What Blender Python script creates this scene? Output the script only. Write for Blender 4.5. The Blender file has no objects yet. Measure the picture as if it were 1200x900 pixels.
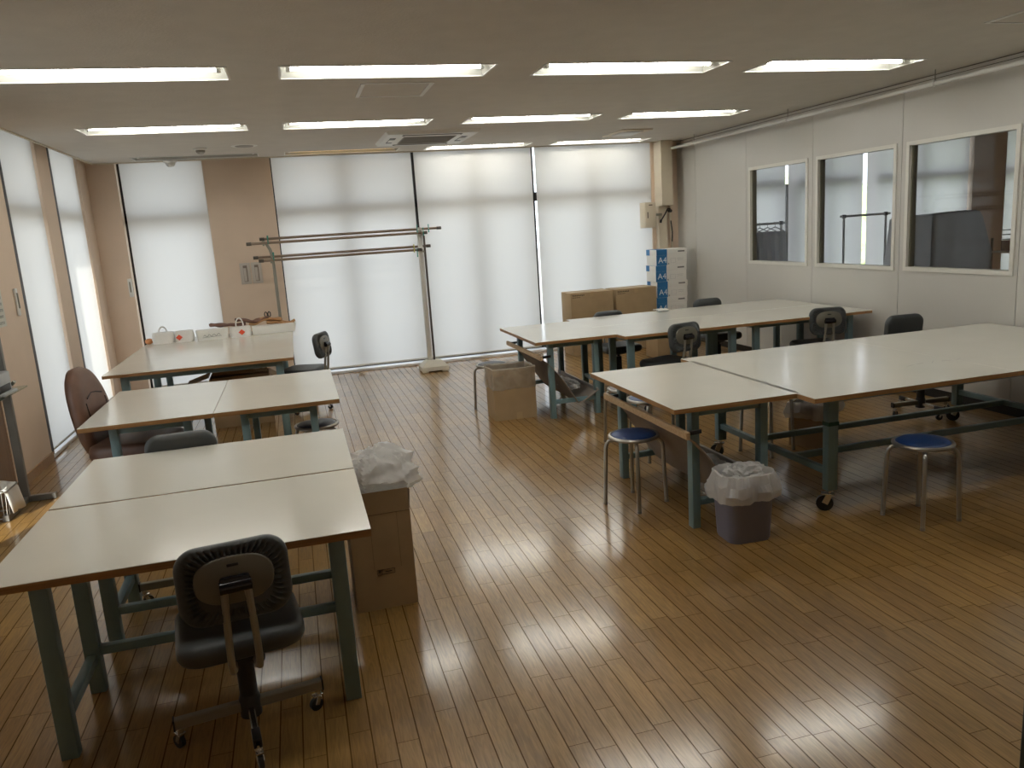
import bpy, bmesh, math, random
from mathutils import Vector, Matrix, noise, Euler
PI = math.pi
C = bpy.context.scene.collection
random.seed(7)

# ------------------------------------------------------------------ materials
MATS = {}
def new_mat(name):
    m = bpy.data.materials.new(name); m.use_nodes = True
    m.node_tree.nodes.clear()
    out = m.node_tree.nodes.new('ShaderNodeOutputMaterial')
    MATS[name] = m
    return m, m.node_tree.nodes, m.node_tree.links, out

def mat(name, col, rough=0.5, metal=0.0, var=0.06, scale=6.0, bump=0.0, bscale=200.0, spec=0.5, coat=0.0):
    m, N, L, out = new_mat(name)
    b = N.new('ShaderNodeBsdfPrincipled')
    b.inputs['Roughness'].default_value = rough
    b.inputs['Metallic'].default_value = metal
    b.inputs['Specular IOR Level'].default_value = spec
    b.inputs['Coat Weight'].default_value = coat
    tc = N.new('ShaderNodeTexCoord')
    nz = N.new('ShaderNodeTexNoise'); nz.inputs['Scale'].default_value = scale; nz.inputs['Detail'].default_value = 4
    L.new(tc.outputs['Object'], nz.inputs['Vector'])
    mr = N.new('ShaderNodeMapRange')
    mr.inputs['From Min'].default_value = 0.3; mr.inputs['From Max'].default_value = 0.7
    mr.inputs['To Min'].default_value = 1 - var; mr.inputs['To Max'].default_value = 1 + var
    L.new(nz.outputs['Fac'], mr.inputs['Value'])
    mx = N.new('ShaderNodeVectorMath'); mx.operation = 'SCALE'
    mx.inputs[0].default_value = col[:3]
    L.new(mr.outputs['Result'], mx.inputs['Scale'])
    L.new(mx.outputs['Vector'], b.inputs['Base Color'])
    if bump > 0:
        n2 = N.new('ShaderNodeTexNoise'); n2.inputs['Scale'].default_value = bscale; n2.inputs['Detail'].default_value = 3
        L.new(tc.outputs['Object'], n2.inputs['Vector'])
        bp = N.new('ShaderNodeBump'); bp.inputs['Strength'].default_value = bump; bp.inputs['Distance'].default_value = 0.004
        L.new(n2.outputs['Fac'], bp.inputs['Height']); L.new(bp.outputs['Normal'], b.inputs['Normal'])
    L.new(b.outputs['BSDF'], out.inputs['Surface'])
    return m

def emit(name, col, s):
    m, N, L, out = new_mat(name)
    e = N.new('ShaderNodeEmission'); e.inputs['Color'].default_value = (*col, 1); e.inputs['Strength'].default_value = s
    L.new(e.outputs['Emission'], out.inputs['Surface'])
    return m

def cloth(name, col, trans, mixfac, var=0.03, weave=900.0):
    """woven sheet that lets light through"""
    m, N, L, out = new_mat(name)
    d = N.new('ShaderNodeBsdfDiffuse'); d.inputs['Color'].default_value = (*col, 1)
    t = N.new('ShaderNodeBsdfTranslucent'); t.inputs['Color'].default_value = (*trans, 1)
    tc = N.new('ShaderNodeTexCoord'); nz = N.new('ShaderNodeTexNoise'); nz.inputs['Scale'].default_value = weave
    L.new(tc.outputs['Object'], nz.inputs['Vector'])
    mr = N.new('ShaderNodeMapRange'); mr.inputs['To Min'].default_value = mixfac - var; mr.inputs['To Max'].default_value = mixfac + var
    L.new(nz.outputs['Fac'], mr.inputs['Value'])
    mx = N.new('ShaderNodeMixShader'); L.new(mr.outputs['Result'], mx.inputs['Fac'])
    L.new(d.outputs['BSDF'], mx.inputs[1]); L.new(t.outputs['BSDF'], mx.inputs[2])
    L.new(mx.outputs['Shader'], out.inputs['Surface'])
    return m

def film(name, col, alpha, rough=0.25):
    """thin plastic film: part see-through, part cloudy and glossy"""
    m, N, L, out = new_mat(name)
    tr = N.new('ShaderNodeBsdfTransparent'); tr.inputs['Color'].default_value = (0.93, 0.94, 0.94, 1)
    p = N.new('ShaderNodeBsdfPrincipled'); p.inputs['Base Color'].default_value = (*col, 1); p.inputs['Roughness'].default_value = rough
    tl = N.new('ShaderNodeBsdfTranslucent'); tl.inputs['Color'].default_value = (*col, 1)
    tc = N.new('ShaderNodeTexCoord'); nz = N.new('ShaderNodeTexNoise'); nz.inputs['Scale'].default_value = 9
    nz.inputs['Detail'].default_value = 2; nz.inputs['Distortion'].default_value = 0.6
    L.new(tc.outputs['Object'], nz.inputs['Vector'])
    bp = N.new('ShaderNodeBump'); bp.inputs['Strength'].default_value = 0.25; bp.inputs['Distance'].default_value = 0.02
    L.new(nz.outputs['Fac'], bp.inputs['Height']); L.new(bp.outputs['Normal'], p.inputs['Normal'])
    m1 = N.new('ShaderNodeMixShader'); m1.inputs['Fac'].default_value = 0.4
    L.new(p.outputs['BSDF'], m1.inputs[1]); L.new(tl.outputs['BSDF'], m1.inputs[2])
    mr = N.new('ShaderNodeMapRange'); mr.inputs['To Min'].default_value = max(0, alpha - 0.10); mr.inputs['To Max'].default_value = min(1, alpha + 0.10)
    mr.inputs['From Min'].default_value = 0.3; mr.inputs['From Max'].default_value = 0.7
    L.new(nz.outputs['Fac'], mr.inputs['Value'])
    m2 = N.new('ShaderNodeMixShader'); L.new(mr.outputs['Result'], m2.inputs['Fac'])
    L.new(tr.outputs['BSDF'], m2.inputs[1]); L.new(m1.outputs['Shader'], m2.inputs[2])
    L.new(m2.outputs['Shader'], out.inputs['Surface'])
    return m

def pane(name, tint, refl=1.0):
    m, N, L, out = new_mat(name)
    tr = N.new('ShaderNodeBsdfTransparent'); tr.inputs['Color'].default_value = (*tint, 1)
    g = N.new('ShaderNodeBsdfGlossy'); g.inputs['Roughness'].default_value = 0.0; g.inputs['Color'].default_value = (1, 1, 1, 1)
    lw = N.new('ShaderNodeLayerWeight'); lw.inputs['Blend'].default_value = 0.5
    pw = N.new('ShaderNodeMath'); pw.operation = 'POWER'; pw.inputs[1].default_value = 5.0; L.new(lw.outputs['Facing'], pw.inputs[0])
    mu = N.new('ShaderNodeMath'); mu.operation = 'MULTIPLY_ADD'; mu.inputs[1].default_value = 0.9; mu.inputs[2].default_value = 0.035 * refl
    L.new(pw.outputs['Value'], mu.inputs[0])
    mx = N.new('ShaderNodeMixShader'); L.new(mu.outputs['Value'], mx.inputs['Fac'])
    L.new(tr.outputs['BSDF'], mx.inputs[1]); L.new(g.outputs['BSDF'], mx.inputs[2])
    L.new(mx.outputs['Shader'], out.inputs['Surface'])
    return m

def floor_mat():
    m, N, L, out = new_mat('floor_boards')
    def M(op, a=None, b=None, c=None):
        n = N.new('ShaderNodeMath'); n.operation = op
        for i, v in enumerate((a, b, c)):
            if v is None: continue
            if isinstance(v, (int, float)): n.inputs[i].default_value = v
            else: L.new(v, n.inputs[i])
        return n.outputs['Value']
    tc = N.new('ShaderNodeTexCoord'); sp = N.new('ShaderNodeSeparateXYZ'); L.new(tc.outputs['Object'], sp.inputs['Vector'])
    W, LEN = 0.075, 0.42
    xr = M('DIVIDE', sp.outputs['X'], W); row = M('FLOOR', xr); xf = M('FRACT', xr)
    wn = N.new('ShaderNodeTexWhiteNoise'); wn.noise_dimensions = '1D'; L.new(row, wn.inputs['W'])
    yr = M('DIVIDE', M('ADD', sp.outputs['Y'], M('MULTIPLY', wn.outputs['Value'], 7.3)), LEN)
    col = M('FLOOR', yr); yf = M('FRACT', yr)
    cb = N.new('ShaderNodeCombineXYZ'); L.new(row, cb.inputs['X']); L.new(col, cb.inputs['Y'])
    w2 = N.new('ShaderNodeTexWhiteNoise'); w2.noise_dimensions = '2D'; L.new(cb.outputs['Vector'], w2.inputs['Vector'])
    ramp = N.new('ShaderNodeValToRGB'); L.new(w2.outputs['Value'], ramp.inputs['Fac'])
    e = ramp.color_ramp.elements
    e[0].position = 0.0; e[0].color = (0.255, 0.140, 0.040, 1)
    e[1].position = 1.0; e[1].color = (0.325, 0.190, 0.060, 1)
    for p, c in ((0.35, (0.272, 0.152, 0.044, 1)), (0.7, (0.290, 0.166, 0.049, 1))):
        k = ramp.color_ramp.elements.new(p); k.color = c
    # grain, stretched along the board
    mp = N.new('ShaderNodeMapping'); mp.inputs['Scale'].default_value = (90, 7, 1)
    off = N.new('ShaderNodeVectorMath'); off.operation = 'ADD'; L.new(tc.outputs['Object'], off.inputs[0])
    sc = N.new('ShaderNodeVectorMath'); sc.operation = 'SCALE'; sc.inputs['Scale'].default_value = 3.1
    L.new(w2.outputs['Color'], sc.inputs[0]); L.new(sc.outputs['Vector'], off.inputs[1]); L.new(off.outputs['Vector'], mp.inputs['Vector'])
    gr = N.new('ShaderNodeTexNoise'); gr.inputs['Scale'].default_value = 1.0; gr.inputs['Detail'].default_value = 6; gr.inputs['Distortion'].default_value = 1.4
    L.new(mp.outputs['Vector'], gr.inputs['Vector'])
    grm = N.new('ShaderNodeMapRange'); grm.inputs['From Min'].default_value = 0.35; grm.inputs['From Max'].default_value = 0.65
    grm.inputs['To Min'].default_value = 0.80; grm.inputs['To Max'].default_value = 1.14; L.new(gr.outputs['Fac'], grm.inputs['Value'])
    # worn varnish: big soft patches and small bare flecks
    wr = N.new('ShaderNodeTexNoise'); wr.inputs['Scale'].default_value = 1.3; wr.inputs['Detail'].default_value = 5; L.new(tc.outputs['Object'], wr.inputs['Vector'])
    wrm = N.new('ShaderNodeMapRange'); wrm.inputs['From Min'].default_value = 0.35; wrm.inputs['From Max'].default_value = 0.68
    wrm.inputs['To Min'].default_value = 0.85; wrm.inputs['To Max'].default_value = 1.25; L.new(wr.outputs['Fac'], wrm.inputs['Value'])
    fl = N.new('ShaderNodeTexNoise'); fl.inputs['Scale'].default_value = 4.0; fl.inputs['Detail'].default_value = 5; fl.inputs['Roughness'].default_value = 0.55
    L.new(tc.outputs['Object'], fl.inputs['Vector'])
    flm = N.new('ShaderNodeMapRange'); flm.inputs['From Min'].default_value = 0.62; flm.inputs['From Max'].default_value = 0.80; L.new(fl.outputs['Fac'], flm.inputs['Value'])
    mul = M('MULTIPLY', grm.outputs['Result'], wrm.outputs['Result'])
    c1 = N.new('ShaderNodeVectorMath'); c1.operation = 'SCALE'; L.new(ramp.outputs['Color'], c1.inputs[0]); L.new(mul, c1.inputs['Scale'])
    fx = N.new('ShaderNodeMix'); fx.data_type = 'RGBA'; L.new(M('MULTIPLY', flm.outputs['Result'], 0.35), fx.inputs['Factor'])
    L.new(c1.outputs['Vector'], fx.inputs['A']); fx.inputs['B'].default_value = (0.42, 0.25, 0.10, 1)
    # seams
    g1 = M('LESS_THAN', M('MINIMUM', xf, M('SUBTRACT', 1.0, xf)), 0.030)
    g2 = M('LESS_THAN', M('MINIMUM', yf, M('SUBTRACT', 1.0, yf)), 0.0028)
    gap = M('MAXIMUM', g1, g2)
    cx = N.new('ShaderNodeMix'); cx.data_type = 'RGBA'; L.new(M('MULTIPLY', gap, 0.75), cx.inputs['Factor'])
    L.new(fx.outputs['Result'], cx.inputs['A']); cx.inputs['B'].default_value = (0.045, 0.022, 0.010, 1)
    b = N.new('ShaderNodeBsdfPrincipled')
    L.new(cx.outputs['Result'], b.inputs['Base Color'])
    rg = N.new('ShaderNodeMapRange'); rg.inputs['From Min'].default_value = 0.3; rg.inputs['From Max'].default_value = 0.7
    rg.inputs['To Min'].default_value = 0.36; rg.inputs['To Max'].default_value = 0.44; L.new(wr.outputs['Fac'], rg.inputs['Value'])
    L.new(rg.outputs['Result'], b.inputs['Roughness'])
    b.inputs['Specular IOR Level'].default_value = 0.5
    ng = M('SUBTRACT', 1.0, gap); L.new(M('SUBTRACT', 0.95, M('MULTIPLY', gap, 0.55)), b.inputs['Coat Weight']); L.new(M('MULTIPLY', ng, 0.3), b.inputs['Specular IOR Level'])
    b.inputs['Coat Roughness'].default_value = 0.15; b.inputs['Coat IOR'].default_value = 1.58
    # each board lies at a very slightly different tilt, and the seams are sunk
    h = M('SUBTRACT', M('ADD', M('MULTIPLY', wr.outputs['Fac'], 0.30), M('MULTIPLY', M('MULTIPLY', w2.outputs['Value'], xf), 0.12)), M('MULTIPLY', gap, 0.0))
    bp = N.new('ShaderNodeBump'); bp.inputs['Strength'].default_value = 0.16; bp.inputs['Distance'].default_value = 0.003
    L.new(h, bp.inputs['Height']); L.new(bp.outputs['Normal'], b.inputs['Normal'])
    L.new(b.outputs['BSDF'], out.inputs['Surface'])
    return m

def wood(name, a, b2, rough=0.5, sc=(3, 60, 60)):
    m, N, L, out = new_mat(name)
    tc = N.new('ShaderNodeTexCoord'); mp = N.new('ShaderNodeMapping'); mp.inputs['Scale'].default_value = sc
    L.new(tc.outputs['Object'], mp.inputs['Vector'])
    nz = N.new('ShaderNodeTexNoise'); nz.inputs['Scale'].default_value = 1; nz.inputs['Detail'].default_value = 5; nz.inputs['Distortion'].default_value = 0.8
    L.new(mp.outputs['Vector'], nz.inputs['Vector'])
    r = N.new('ShaderNodeValToRGB'); r.color_ramp.elements[0].position = 0.3; r.color_ramp.elements[1].position = 0.7
    r.color_ramp.elements[0].color = (*a, 1); r.color_ramp.elements[1].color = (*b2, 1); L.new(nz.outputs['Fac'], r.inputs['Fac'])
    p = N.new('ShaderNodeBsdfPrincipled'); p.inputs['Roughness'].default_value = rough
    L.new(r.outputs['Color'], p.inputs['Base Color']); L.new(p.outputs['BSDF'], out.inputs['Surface'])
    return m

floor_m = floor_mat()
ceil_m = mat('ceiling_board', (0.60, 0.57, 0.52), 0.9, var=0.03, bump=0.5, bscale=70)
wallr_m = mat('partition_panel', (0.575, 0.565, 0.53), 0.45, var=0.015, scale=2)
beige_m = mat('beige_wall', (0.70, 0.56, 0.44), 0.7, var=0.03, scale=3, bump=0.15, bscale=300)
cream_m = mat('cream_paint', (0.66, 0.58, 0.45), 0.5, var=0.03)
conc_m = mat('outdoor_concrete', (0.45, 0.44, 0.42), 0.9, var=0.1, scale=2)
white_m = mat('white_enamel', (0.74, 0.74, 0.71), 0.4, var=0.02)
framew_m = mat('white_sash', (0.72, 0.71, 0.66), 0.4, var=0.02)
jamb_m = mat('olive_gasket', (0.16, 0.15, 0.11), 0.5)
dark_m = mat('dark_bronze', (0.028, 0.024, 0.022), 0.4, metal=0.3)
bronze_m = mat('bronze_aluminium', (0.10, 0.085, 0.07), 0.4, metal=0.4)
alu_m = mat('aluminium_sill', (0.80, 0.81, 0.84), 0.35, metal=0.0)
black_m = mat('black_plastic', (0.012, 0.012, 0.013), 0.4)
blackbase_m = mat('black_vinyl_base', (0.018, 0.017, 0.016), 0.4)
top_m = mat('cream_laminate', (0.70, 0.685, 0.615), 0.16, var=0.02, scale=3, spec=0.5)
edge_m = wood('plywood_edge', (0.26, 0.135, 0.048), (0.40, 0.225, 0.09), 0.45, (4, 4, 90))
under_m = wood('plywood_underside', (0.30, 0.20, 0.11), (0.42, 0.29, 0.17), 0.6)
teal_m = mat('teal_enamel', (0.165, 0.262, 0.285), 0.38, var=0.06, scale=8)
pine_m = wood('pale_pine', (0.42, 0.28, 0.15), (0.58, 0.42, 0.25), 0.55)
darkwood_m = wood('dark_wood', (0.16, 0.09, 0.045), (0.24, 0.14, 0.075), 0.4, (60, 60, 4))
blind_m = cloth('blind_fabric', (0.64, 0.61, 0.56), (0.84, 0.83, 0.80), 0.40)
rail_m = mat('blind_rail', (0.55, 0.53, 0.48), 0.5)
glass_m = pane('window_glass', (0.93, 0.95, 0.95))
tglass_m = pane('partition_glass', (0.95, 0.955, 0.965), 1.0)
shelfglass_m = pane('shelf_glass', (0.72, 0.80, 0.76), 2.0)
reflect_m = mat('lamp_reflector', (0.40, 0.40, 0.36), 0.35, var=0.01)
tube_m = emit('fluorescent_glow', (1.0, 0.975, 0.91), 33.0)
warmtube_m = emit('failing_tube_glow', (1.0, 0.66, 0.30), 3.2)
deadtube_m = mat('unlit_tube', (0.75, 0.74, 0.70), 0.25)
vinyl_m = mat('grey_vinyl', (0.050, 0.056, 0.058), 0.42, var=0.12, bump=0.25, bscale=350)
greyplate_m = mat('grey_beige_plastic', (0.135, 0.127, 0.097), 0.42, var=0.04)
greysteel_m = mat('grey_beige_steel', (0.27, 0.26, 0.215), 0.38, metal=0.25, var=0.04)
chrome_m = mat('chrome', (0.62, 0.61, 0.58), 0.22, metal=1.0)
steel_m = mat('satin_steel', (0.42, 0.41, 0.38), 0.32, metal=0.85)
stand_m = mat('grey_stand_steel', (0.20, 0.195, 0.18), 0.4, metal=0.4)
bluepad_m = mat('blue_vinyl', (0.010, 0.042, 0.155), 0.38, var=0.1, bump=0.2, bscale=300)
darkpad_m = mat('navy_vinyl', (0.020, 0.026, 0.040), 0.38, var=0.1)
greypad_m = mat('grey_mauve_vinyl', (0.24, 0.21, 0.22), 0.45, var=0.1)
brownvinyl_m = mat('brown_leather', (0.135, 0.068, 0.042), 0.42, var=0.15, scale=10, bump=0.35, bscale=160)
card_m = mat('cardboard', (0.38, 0.275, 0.155), 0.8, var=0.06, scale=8, bump=0.1, bscale=120)
cardin_m = mat('cardboard_inside', (0.26, 0.19, 0.115), 0.85, var=0.06)
ink_m = mat('carton_ink', (0.06, 0.045, 0.03), 0.8)
tape_m = mat('packing_tape', (0.42, 0.30, 0.16), 0.3)
bag_m = film('cloudy_bag_film', (0.88, 0.88, 0.87), 0.80)
clearbag_m = film('clear_bag_film', (0.82, 0.77, 0.68), 0.40)
binblue_m = mat('lavender_blue_plastic', (0.205, 0.215, 0.31), 0.45, var=0.04)
paperwhite_m = mat('white_paper', (0.80, 0.79, 0.75), 0.7, var=0.02)
notice_m = mat('grey_notice_paper', (0.62, 0.62, 0.56), 0.7, var=0.02)
print_m = mat('grey_print', (0.20, 0.20, 0.20), 0.8)
blueprint_m = mat('blue_print', (0.020, 0.165, 0.40), 0.5, var=0.03)
palewhite_m = mat('white_print', (0.80, 0.84, 0.88), 0.5)
greencl_m = mat('green_plastic', (0.015, 0.23, 0.17), 0.4)
yellowcl_m = mat('yellow_plastic', (0.55, 0.50, 0.10), 0.4)
bagwhite_m = mat('white_carry_bag_plastic', (0.80, 0.79, 0.76), 0.35, var=0.04, scale=14, bump=0.4, bscale=40)
red_m = mat('red_orange_print', (0.70, 0.085, 0.035), 0.5)
leather_m = mat('brown_leather_piece', (0.17, 0.085, 0.06), 0.6, var=0.15, scale=12)
tan_m = mat('tan_leather_piece', (0.45, 0.24, 0.10), 0.6, var=0.15, scale=12)
orange_m = mat('orange_tan', (0.58, 0.24, 0.09), 0.5)
canvas_m = mat('grey_brown_canvas', (0.27, 0.225, 0.19), 0.75, var=0.08, bump=0.2, bscale=200)
slate_m = mat('slate_cover_cloth', (0.40, 0.43, 0.46), 0.8, var=0.05)
garment_m = mat('grey_garment', (0.10, 0.105, 0.12), 0.8, var=0.1)
green_m = mat('hedge_leaves', (0.42, 0.56, 0.25), 0.7, var=0.4, scale=8)
platem_m = mat('pale_switch_plate', (0.52, 0.47, 0.42), 0.45, var=0.02)
platehole_m = mat('switch_slot', (0.20, 0.16, 0.13), 0.5)
grille_m = mat('grey_grille', (0.30, 0.29, 0.27), 0.6)
device_m = mat('grey_device_plastic', (0.42, 0.44, 0.45), 0.4)
doorblack_m = mat('black_green_steel', (0.008, 0.014, 0.010), 0.35)

# ------------------------------------------------------------------ mesh builder
class MB:
    def __init__(self): self.bm = bmesh.new()
    def _fin(self, verts, mi, M=None):
        fs = set(f for v in verts for f in v.link_faces)
        for f in fs: f.material_index = mi
        if M is not None:
            bmesh.ops.transform(self.bm, matrix=M, verts=list(verts))
    def box(self, c, s, mi=0, rz=0.0, bev=0.0, rot=None, seg=2):
        r = bmesh.ops.create_cube(self.bm, size=1.0); vs = r['verts']
        for v in vs: v.co = Vector((v.co.x * s[0], v.co.y * s[1], v.co.z * s[2]))
        for f in set(f for v in vs for f in v.link_faces): f.material_index = mi
        M = Matrix.Translation(c) @ ((rot if rot is not None else Euler((0, 0, rz))).to_matrix().to_4x4())
        bmesh.ops.transform(self.bm, matrix=M, verts=vs)
        if bev > 0:
            es = list(set(e for v in vs for e in v.link_edges))
            rr = bmesh.ops.bevel(self.bm, geom=es, offset=min(bev, 0.49 * min(s)), segments=seg, affect='EDGES', profile=0.5)
            for f in rr['faces']: f.material_index = mi
        return self
    def bb(self, x0, x1, y0, y1, z0, z1, mi=0, bev=0.0):
        return self.box(((x0 + x1) / 2, (y0 + y1) / 2, (z0 + z1) / 2), (x1 - x0, y1 - y0, z1 - z0), mi, bev=bev)
    def tube(self, pts, r, seg=10, mi=0, cap=True, closed=False):
        pts = [Vector(p) for p in pts]; n = len(pts)
        rs = r if isinstance(r, (list, tuple)) else [r] * n
        rings = []; up = None
        for i, p in enumerate(pts):
            if closed: t = (pts[(i + 1) % n] - pts[(i - 1) % n]).normalized()
            elif i == 0: t = (pts[1] - p).normalized()
            elif i == n - 1: t = (p - pts[-2]).normalized()
            else: t = ((p - pts[i - 1]).normalized() + (pts[i + 1] - p).normalized()).normalized()
            if up is None:
                up = Vector((0, 0, 1)) if abs(t.z) < 0.9 else Vector((1, 0, 0))
            a = (up - t * up.dot(t)).normalized(); b = t.cross(a); up = a
            rings.append([self.bm.verts.new(p + (a * math.cos(2 * PI * k / seg) + b * math.sin(2 * PI * k / seg)) * rs[i]) for k in range(seg)])
        m = n if closed else n - 1
        for i in range(m):
            A, B = rings[i], rings[(i + 1) % n]
            for k in range(seg):
                f = self.bm.faces.new((A[k], A[(k + 1) % seg], B[(k + 1) % seg], B[k])); f.material_index = mi
        if cap and not closed:
            f = self.bm.faces.new(list(reversed(rings[0]))); f.material_index = mi
            f = self.bm.faces.new(rings[-1]); f.material_index = mi
        return self
    def bar(self, a, b, w, h, mi=0, bev=0.002):
        """rectangular bar from a to b: w across, h along up"""
        a = Vector(a); b = Vector(b); d = b - a; L = d.length; t = d.normalized()
        up = Vector((0, 0, 1)) if abs(t.z) < 0.95 else Vector((0, 1, 0))
        s = t.cross(up).normalized(); u = s.cross(t)
        R = Matrix((t, s, u)).transposed()
        return self.box((a + b) / 2, (L, w, h), mi, rot=R.to_euler(), bev=bev, seg=1)
    def lathe(self, prof, c=(0, 0, 0), seg=28, mi=0, sx=1.0, sy=1.0, capb=True, capt=True):
        rings = []
        for r, z in prof:
            if r < 1e-6: rings.append([self.bm.verts.new((c[0], c[1], c[2] + z))])
            else: rings.append([self.bm.verts.new((c[0] + sx * r * math.cos(2 * PI * k / seg), c[1] + sy * r * math.sin(2 * PI * k / seg), c[2] + z)) for k in range(seg)])
        for A, B in zip(rings, rings[1:]):
            for k in range(seg):
                k2 = (k + 1) % seg
                if len(A) == 1 and len(B) == 1: continue
                if len(A) == 1: f = self.bm.faces.new((A[0], B[k2], B[k]))
                elif len(B) == 1: f = self.bm.faces.new((A[k], A[k2], B[0]))
                else: f = self.bm.faces.new((A[k], A[k2], B[k2], B[k]))
                f.material_index = mi
        if capb and len(rings[0]) > 1: f = self.bm.faces.new(list(reversed(rings[0]))); f.material_index = mi
        if capt and len(rings[-1]) > 1: f = self.bm.faces.new(rings[-1]); f.material_index = mi
        return self
    def cyl(self, a, b, r, seg=16, mi=0): return self.tube([a, b], r, seg, mi)
    def loft(self, loops, mi=0, cap0=True, cap1=True, closed=True):
        R = [[self.bm.verts.new(p) for p in lp] for lp in loops]; n = len(R[0])
        for A, B in zip(R, R[1:]):
            for k in range(n if closed else n - 1):
                f = self.bm.faces.new((A[k], A[(k + 1) % n], B[(k + 1) % n], B[k])); f.material_index = mi
        if cap0: f = self.bm.faces.new(list(reversed(R[0]))); f.material_index = mi
        if cap1: f = self.bm.faces.new(R[-1]); f.material_index = mi
        return self
    def grid(self, fn, nu, nv, mi=0):
        V = [[self.bm.verts.new(fn(i / nu, j / nv)) for j in range(nv + 1)] for i in range(nu + 1)]
        for i in range(nu):
            for j in range(nv):
                f = self.bm.faces.new((V[i][j], V[i + 1][j], V[i + 1][j + 1], V[i][j + 1])); f.material_index = mi
        return self
    def prism(self, poly, axis, d0, d1, mi=0):
        """polygon in the two other axes, extruded along axis"""
        def P(p, d):
            return (d, p[0], p[1]) if axis == 'x' else (p[0], d, p[1]) if axis == 'y' else (p[0], p[1], d)
        return self.loft([[P(p, d0) for p in poly], [P(p, d1) for p in poly]], mi)
    def build(self, name, mats, parent=None, smooth=True, ang=35, solid=0.0, loc=None):
        bm = self.bm
        bmesh.ops.recalc_face_normals(bm, faces=bm.faces[:])
        me = bpy.data.meshes.new(name); bm.to_mesh(me); bm.free()
        if not isinstance(mats, (list, tuple)): mats = [mats]
        for m in mats: me.materials.append(m)
        if smooth:
            for p in me.polygons: p.use_smooth = True
            me.set_sharp_from_angle(angle=math.radians(ang))
        o = bpy.data.objects.new(name, me); C.objects.link(o)
        if parent is not None: o.parent = parent
        if loc: o.location = loc
        if solid:
            s = o.modifiers.new('thick', 'SOLIDIFY'); s.thickness = solid; s.offset = 0
        return o

def resample(pts, n):
    """n points evenly spaced along a closed outline"""
    L = [0.0]; P = pts + [pts[0]]
    for a, b in zip(P, P[1:]): L.append(L[-1] + math.dist(a, b))
    out = []; j = 0
    for k in range(n):
        t = L[-1] * k / n
        while L[j + 1] < t: j += 1
        q = (t - L[j]) / max(1e-9, L[j + 1] - L[j])
        out.append(tuple(P[j][i] + (P[j + 1][i] - P[j][i]) * q for i in range(2)))
    return out

def rrect(w, h, r, n=6, cx=0, cy=0):
    pts = []
    for (sx, sy, a0) in ((1, 1, 0), (-1, 1, PI / 2), (-1, -1, PI), (1, -1, 1.5 * PI)):
        for k in range(n + 1):
            a = a0 + (PI / 2) * k / n
            pts.append((cx + sx * (w / 2 - r) + r * math.cos(a), cy + sy * (h / 2 - r) + r * math.sin(a)))
    return pts

def tag(o, label, cat, group=None, kind=None):
    o['label'] = label; o['category'] = cat
    if group: o['group'] = group
    if kind: o['kind'] = kind
    return o
def thing(name, label, cat, loc=(0, 0, 0), rz=0.0, group=None):
    o = bpy.data.objects.new(name, None); o.empty_display_size = 0.1; C.objects.link(o)
    o.location = loc; o.rotation_euler = (0, 0, rz)
    return tag(o, label, cat, group)
def struct(o):
    o['kind'] = 'structure'; return o
def copy_tree(o, parent=None):
    c = o.copy(); C.objects.link(c)
    if parent is not None: c.parent = parent
    for ch in list(o.children): copy_tree(ch, c)
    return c
def place(proto, first, loc, rz, label, group=None):
    o = proto if first else copy_tree(proto)
    o.location = loc; o.rotation_euler = (0, 0, rz); o['label'] = label
    if group: o['group'] = group
    return o
def text_obj(s, size, m, parent=None, name='lettering', loc=(0, 0, 0), rot=(0, 0, 0), ext=0.0006, align='CENTER', sx=1.0):
    cu = bpy.data.curves.new(name, 'FONT'); cu.body = s; cu.size = size; cu.extrude = ext
    cu.align_x = align; cu.align_y = 'CENTER'
    t = bpy.data.objects.new(name, cu); C.objects.link(t)
    dg = bpy.context.evaluated_depsgraph_get()
    me = bpy.data.meshes.new_from_object(t.evaluated_get(dg))
    bpy.data.objects.remove(t); me.materials.clear(); me.materials.append(m)
    o = bpy.data.objects.new(name, me); C.objects.link(o)
    o.location = loc; o.rotation_euler = rot; o.scale = (sx, 1, 1)
    if parent is not None: o.parent = parent
    return o

# ------------------------------------------------------------------ the room
H = 2.635           # ceiling
XR = 5.13           # partition wall face
YB = 9.93           # plane of the back blinds
XL = -2.10          # face of the left piers
XE = 11.2           # far end of the neighbouring room

MB().bb(-2.35, 5.19, -0.9, 10.0, -0.12, 0.0).build('floor', floor_m, smooth=False)['kind'] = 'structure'
MB().bb(5.19, XE, -0.9, 10.0, -0.12, 0.0).build('floor', floor_m, smooth=False)['kind'] = 'structure'

# light bays
COLS = [(-1.53, -0.245), (0.057, 1.33), (1.67, 2.935), (3.26, 4.49)]
ROWS = [(2.65, 3.005), (4.90, 5.255), (7.15, 7.51), (9.40, 9.70)]  # first row is out of view, added to brighten the near tables
def ceiling_with_holes(x0, x1, y0, y1, holes):
    xs = sorted(set([x0, x1] + [h[0] for h in holes] + [h[1] for h in holes]))
    ys = sorted(set([y0, y1] + [h[2] for h in holes] + [h[3] for h in holes]))
    mb = MB(); V = {}
    def v(x, y):
        if (x, y) not in V: V[(x, y)] = mb.bm.verts.new((x, y, H))
        return V[(x, y)]
    for a, b in zip(xs, xs[1:]):
        for c, d in zip(ys, ys[1:]):
            mx, my = (a + b) / 2, (c + d) / 2
            if any(h[0] < mx < h[1] and h[2] < my < h[3] for h in holes): continue
            mb.bm.faces.new((v(a, c), v(a, d), v(b, d), v(b, c)))
    return mb.build('ceiling', ceil_m, smooth=False)
holes = [(c[0], c[1], r[0], r[1]) for c in COLS for r in ROWS]
struct(ceiling_with_holes(-2.0, XR + 0.06, -0.9, 9.86, holes))
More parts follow.
